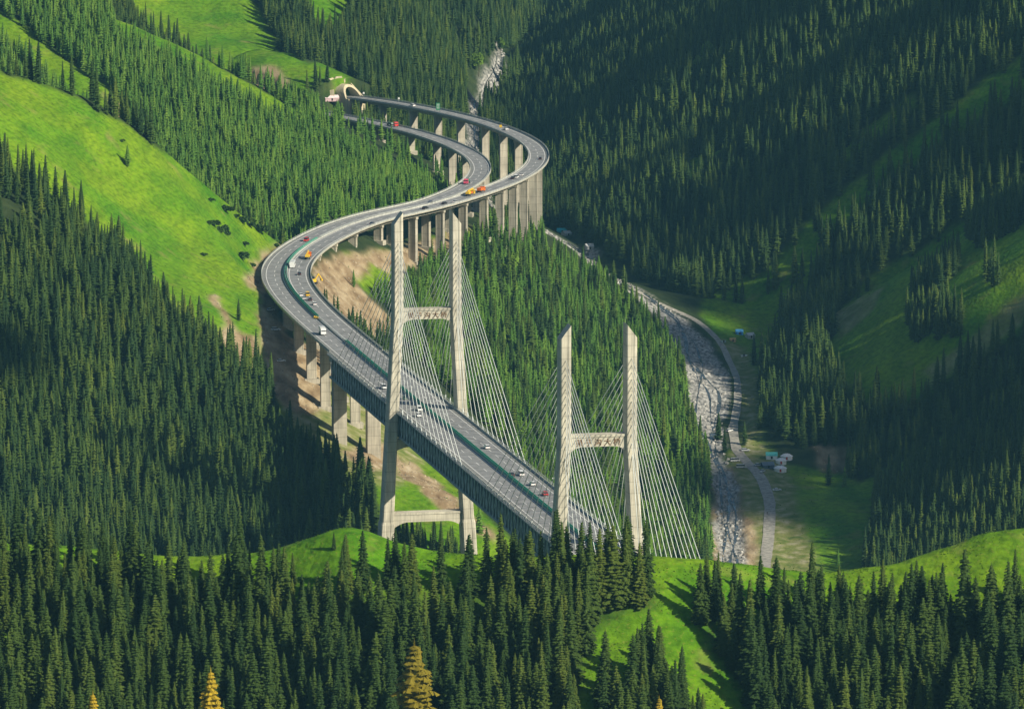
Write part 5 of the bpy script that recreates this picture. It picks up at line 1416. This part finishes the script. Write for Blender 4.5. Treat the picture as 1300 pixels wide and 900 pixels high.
# a lone walker on the track, one continuous skinned body
def person(px, py, label):
    p = hit(px, py); R = empty("person", p, .4)
    J = {"pelvis": (0, 0, .95), "waist": (0, 0, 1.1), "chest": (0, 0, 1.32), "neck": (0, 0, 1.5), "head": (0, .02, 1.62), "crown": (0, .01, 1.74), "sl": (-.19, 0, 1.42), "el": (-.25, -.04, 1.14), "hl": (-.24, .08, .90), "sr": (.19, 0, 1.42), "er": (.25, .04, 1.14), "hr": (.24, .16, .92),
         "kl": (-.1, .14, .52), "fl": (-.1, .10, .08), "tl": (-.1, .26, .04), "kr": (.1, -.02, .5), "fr": (.1, -.24, .10), "tr": (.1, -.10, .04), "hipl": (-.1, 0, .9), "hipr": (.1, 0, .9)}
    E = [("pelvis", "waist"), ("waist", "chest"), ("chest", "neck"), ("neck", "head"), ("head", "crown"), ("chest", "sl"), ("sl", "el"), ("el", "hl"), ("chest", "sr"), ("sr", "er"), ("er", "hr"), ("pelvis", "hipl"), ("hipl", "kl"), ("kl", "fl"), ("fl", "tl"), ("pelvis", "hipr"), ("hipr", "kr"), ("kr", "fr"), ("fr", "tr")]
    RD = {"pelvis": .15, "waist": .14, "chest": .17, "neck": .06, "head": .10, "crown": .07, "sl": .07, "el": .05, "hl": .035, "sr": .07, "er": .05, "hr": .035, "kl": .07, "fl": .045, "tl": .04, "kr": .07, "fr": .045, "tr": .04, "hipl": .1, "hipr": .1}
    ks = list(J); me_ = bpy.data.meshes.new("body"); me_.from_pydata([J[k] for k in ks], [(ks.index(a), ks.index(b)) for a, b in E], [])
    o = link(bpy.data.objects.new("body", me_), R); o.modifiers.new("skin", 'SKIN')
    for v_, k in zip(me_.skin_vertices[0].data, ks): v_.radius = (RD[k], RD[k])
    me_.skin_vertices[0].data[0].use_root = True
    o.modifiers.new("sub", 'SUBSURF').levels = 1; me_.materials.append(paint("dark_clothing", (.03, .035, .05)))
    tag(R, label, "person")
person(974, 654, "person in dark clothes walking on the gravel track below the camp")

# ------------------------------------------------------------------ broken summer clouds; their shade lies on parts of the valley
ztop = max(float(GZ.max()), HC) + 12; zbot = -236.0
cm = bpy.data.materials.new("cloud"); cm.use_nodes = True; cm.node_tree.nodes["Principled BSDF"].inputs["Base Color"].default_value = (.85, .86, .88, 1); cm.node_tree.nodes["Principled BSDF"].inputs["Roughness"].default_value = 1
def clouds(spots, zc, seed):
    """spots: (x, y, z of the ground under the shade, half width x, half width y, puffs)"""
    r = random.Random(seed); bmc = bmesh.new()
    for gx_, gy_, gz_, hx, hy, n in spots:
        k = (zc - gz_) / SUNV.z
        cx, cy = gx_ + SUNV.x * k, gy_ + SUNV.y * k
        for _ in range(n):
            a, q = r.uniform(0, 2 * pi), math.sqrt(r.random()); R = r.uniform(14, 34)
            mtx = Matrix.Translation((cx + cos(a) * q * hx, cy + sin(a) * q * hy, zc + r.uniform(-10, 60))) @ Matrix.Diagonal((R * r.uniform(.9, 1.5), R * r.uniform(.9, 1.5), R * r.uniform(.4, .7), 1))
            bmesh.ops.create_icosphere(bmc, subdivisions=2, radius=1.0, matrix=mtx)
    for v in bmc.verts:
        w = v.co; v.co = w + Vector((sin(w.x * .11 + w.z * .2), sin(w.y * .13), cos(w.x * .09 + w.y * .1))) * 4
    me_ = bpy.data.meshes.new("clouds"); bmc.to_mesh(me_); bmc.free(); me_.materials.append(cm); me_.polygons.foreach_set("use_smooth", [True] * len(me_.polygons))
    o = link(bpy.data.objects.new("clouds", me_)); tag(o, kind="structure"); return o
CLOUD_SPOTS = [(300, 3330, -20, 75, 110, 14), (285, 3640, 0, 100, 130, 20), (300, 3950, 80, 150, 170, 24), (300, 3060, -60, 70, 120, 16), (205, 3040, -120, 12, 40, 4), (-330, 2800, 0, 70, 100, 12), (90, 4300, -20, 80, 150, 9)]
clouds(CLOUD_SPOTS, ztop + 420, 11)

# ------------------------------------------------------------------ air
ztop = max(float(GZ.max()), HC) + 12; zbot = -236.0
hb = MB(); hb.box((0, 0, (ztop + zbot) / 2), (24000, 24000, ztop - zbot)); hz = hb.obj("haze", [])
hm = bpy.data.materials.new("haze"); hm.use_nodes = True; hn = hm.node_tree; hn.nodes.clear()
out = hn.nodes.new("ShaderNodeOutputMaterial"); pv = hn.nodes.new("ShaderNodeVolumePrincipled")
pv.inputs["Color"].default_value = (.20, .56, .84, 1); pv.inputs["Density"].default_value = HAZE_DENSITY
pv.inputs["Anisotropy"].default_value = 0.0
hn.links.new(pv.outputs[0], out.inputs["Volume"]); hz.data.materials.append(hm)
tag(hz, kind="stuff"); hz["label"] = "thin blue summer haze filling the valley air"
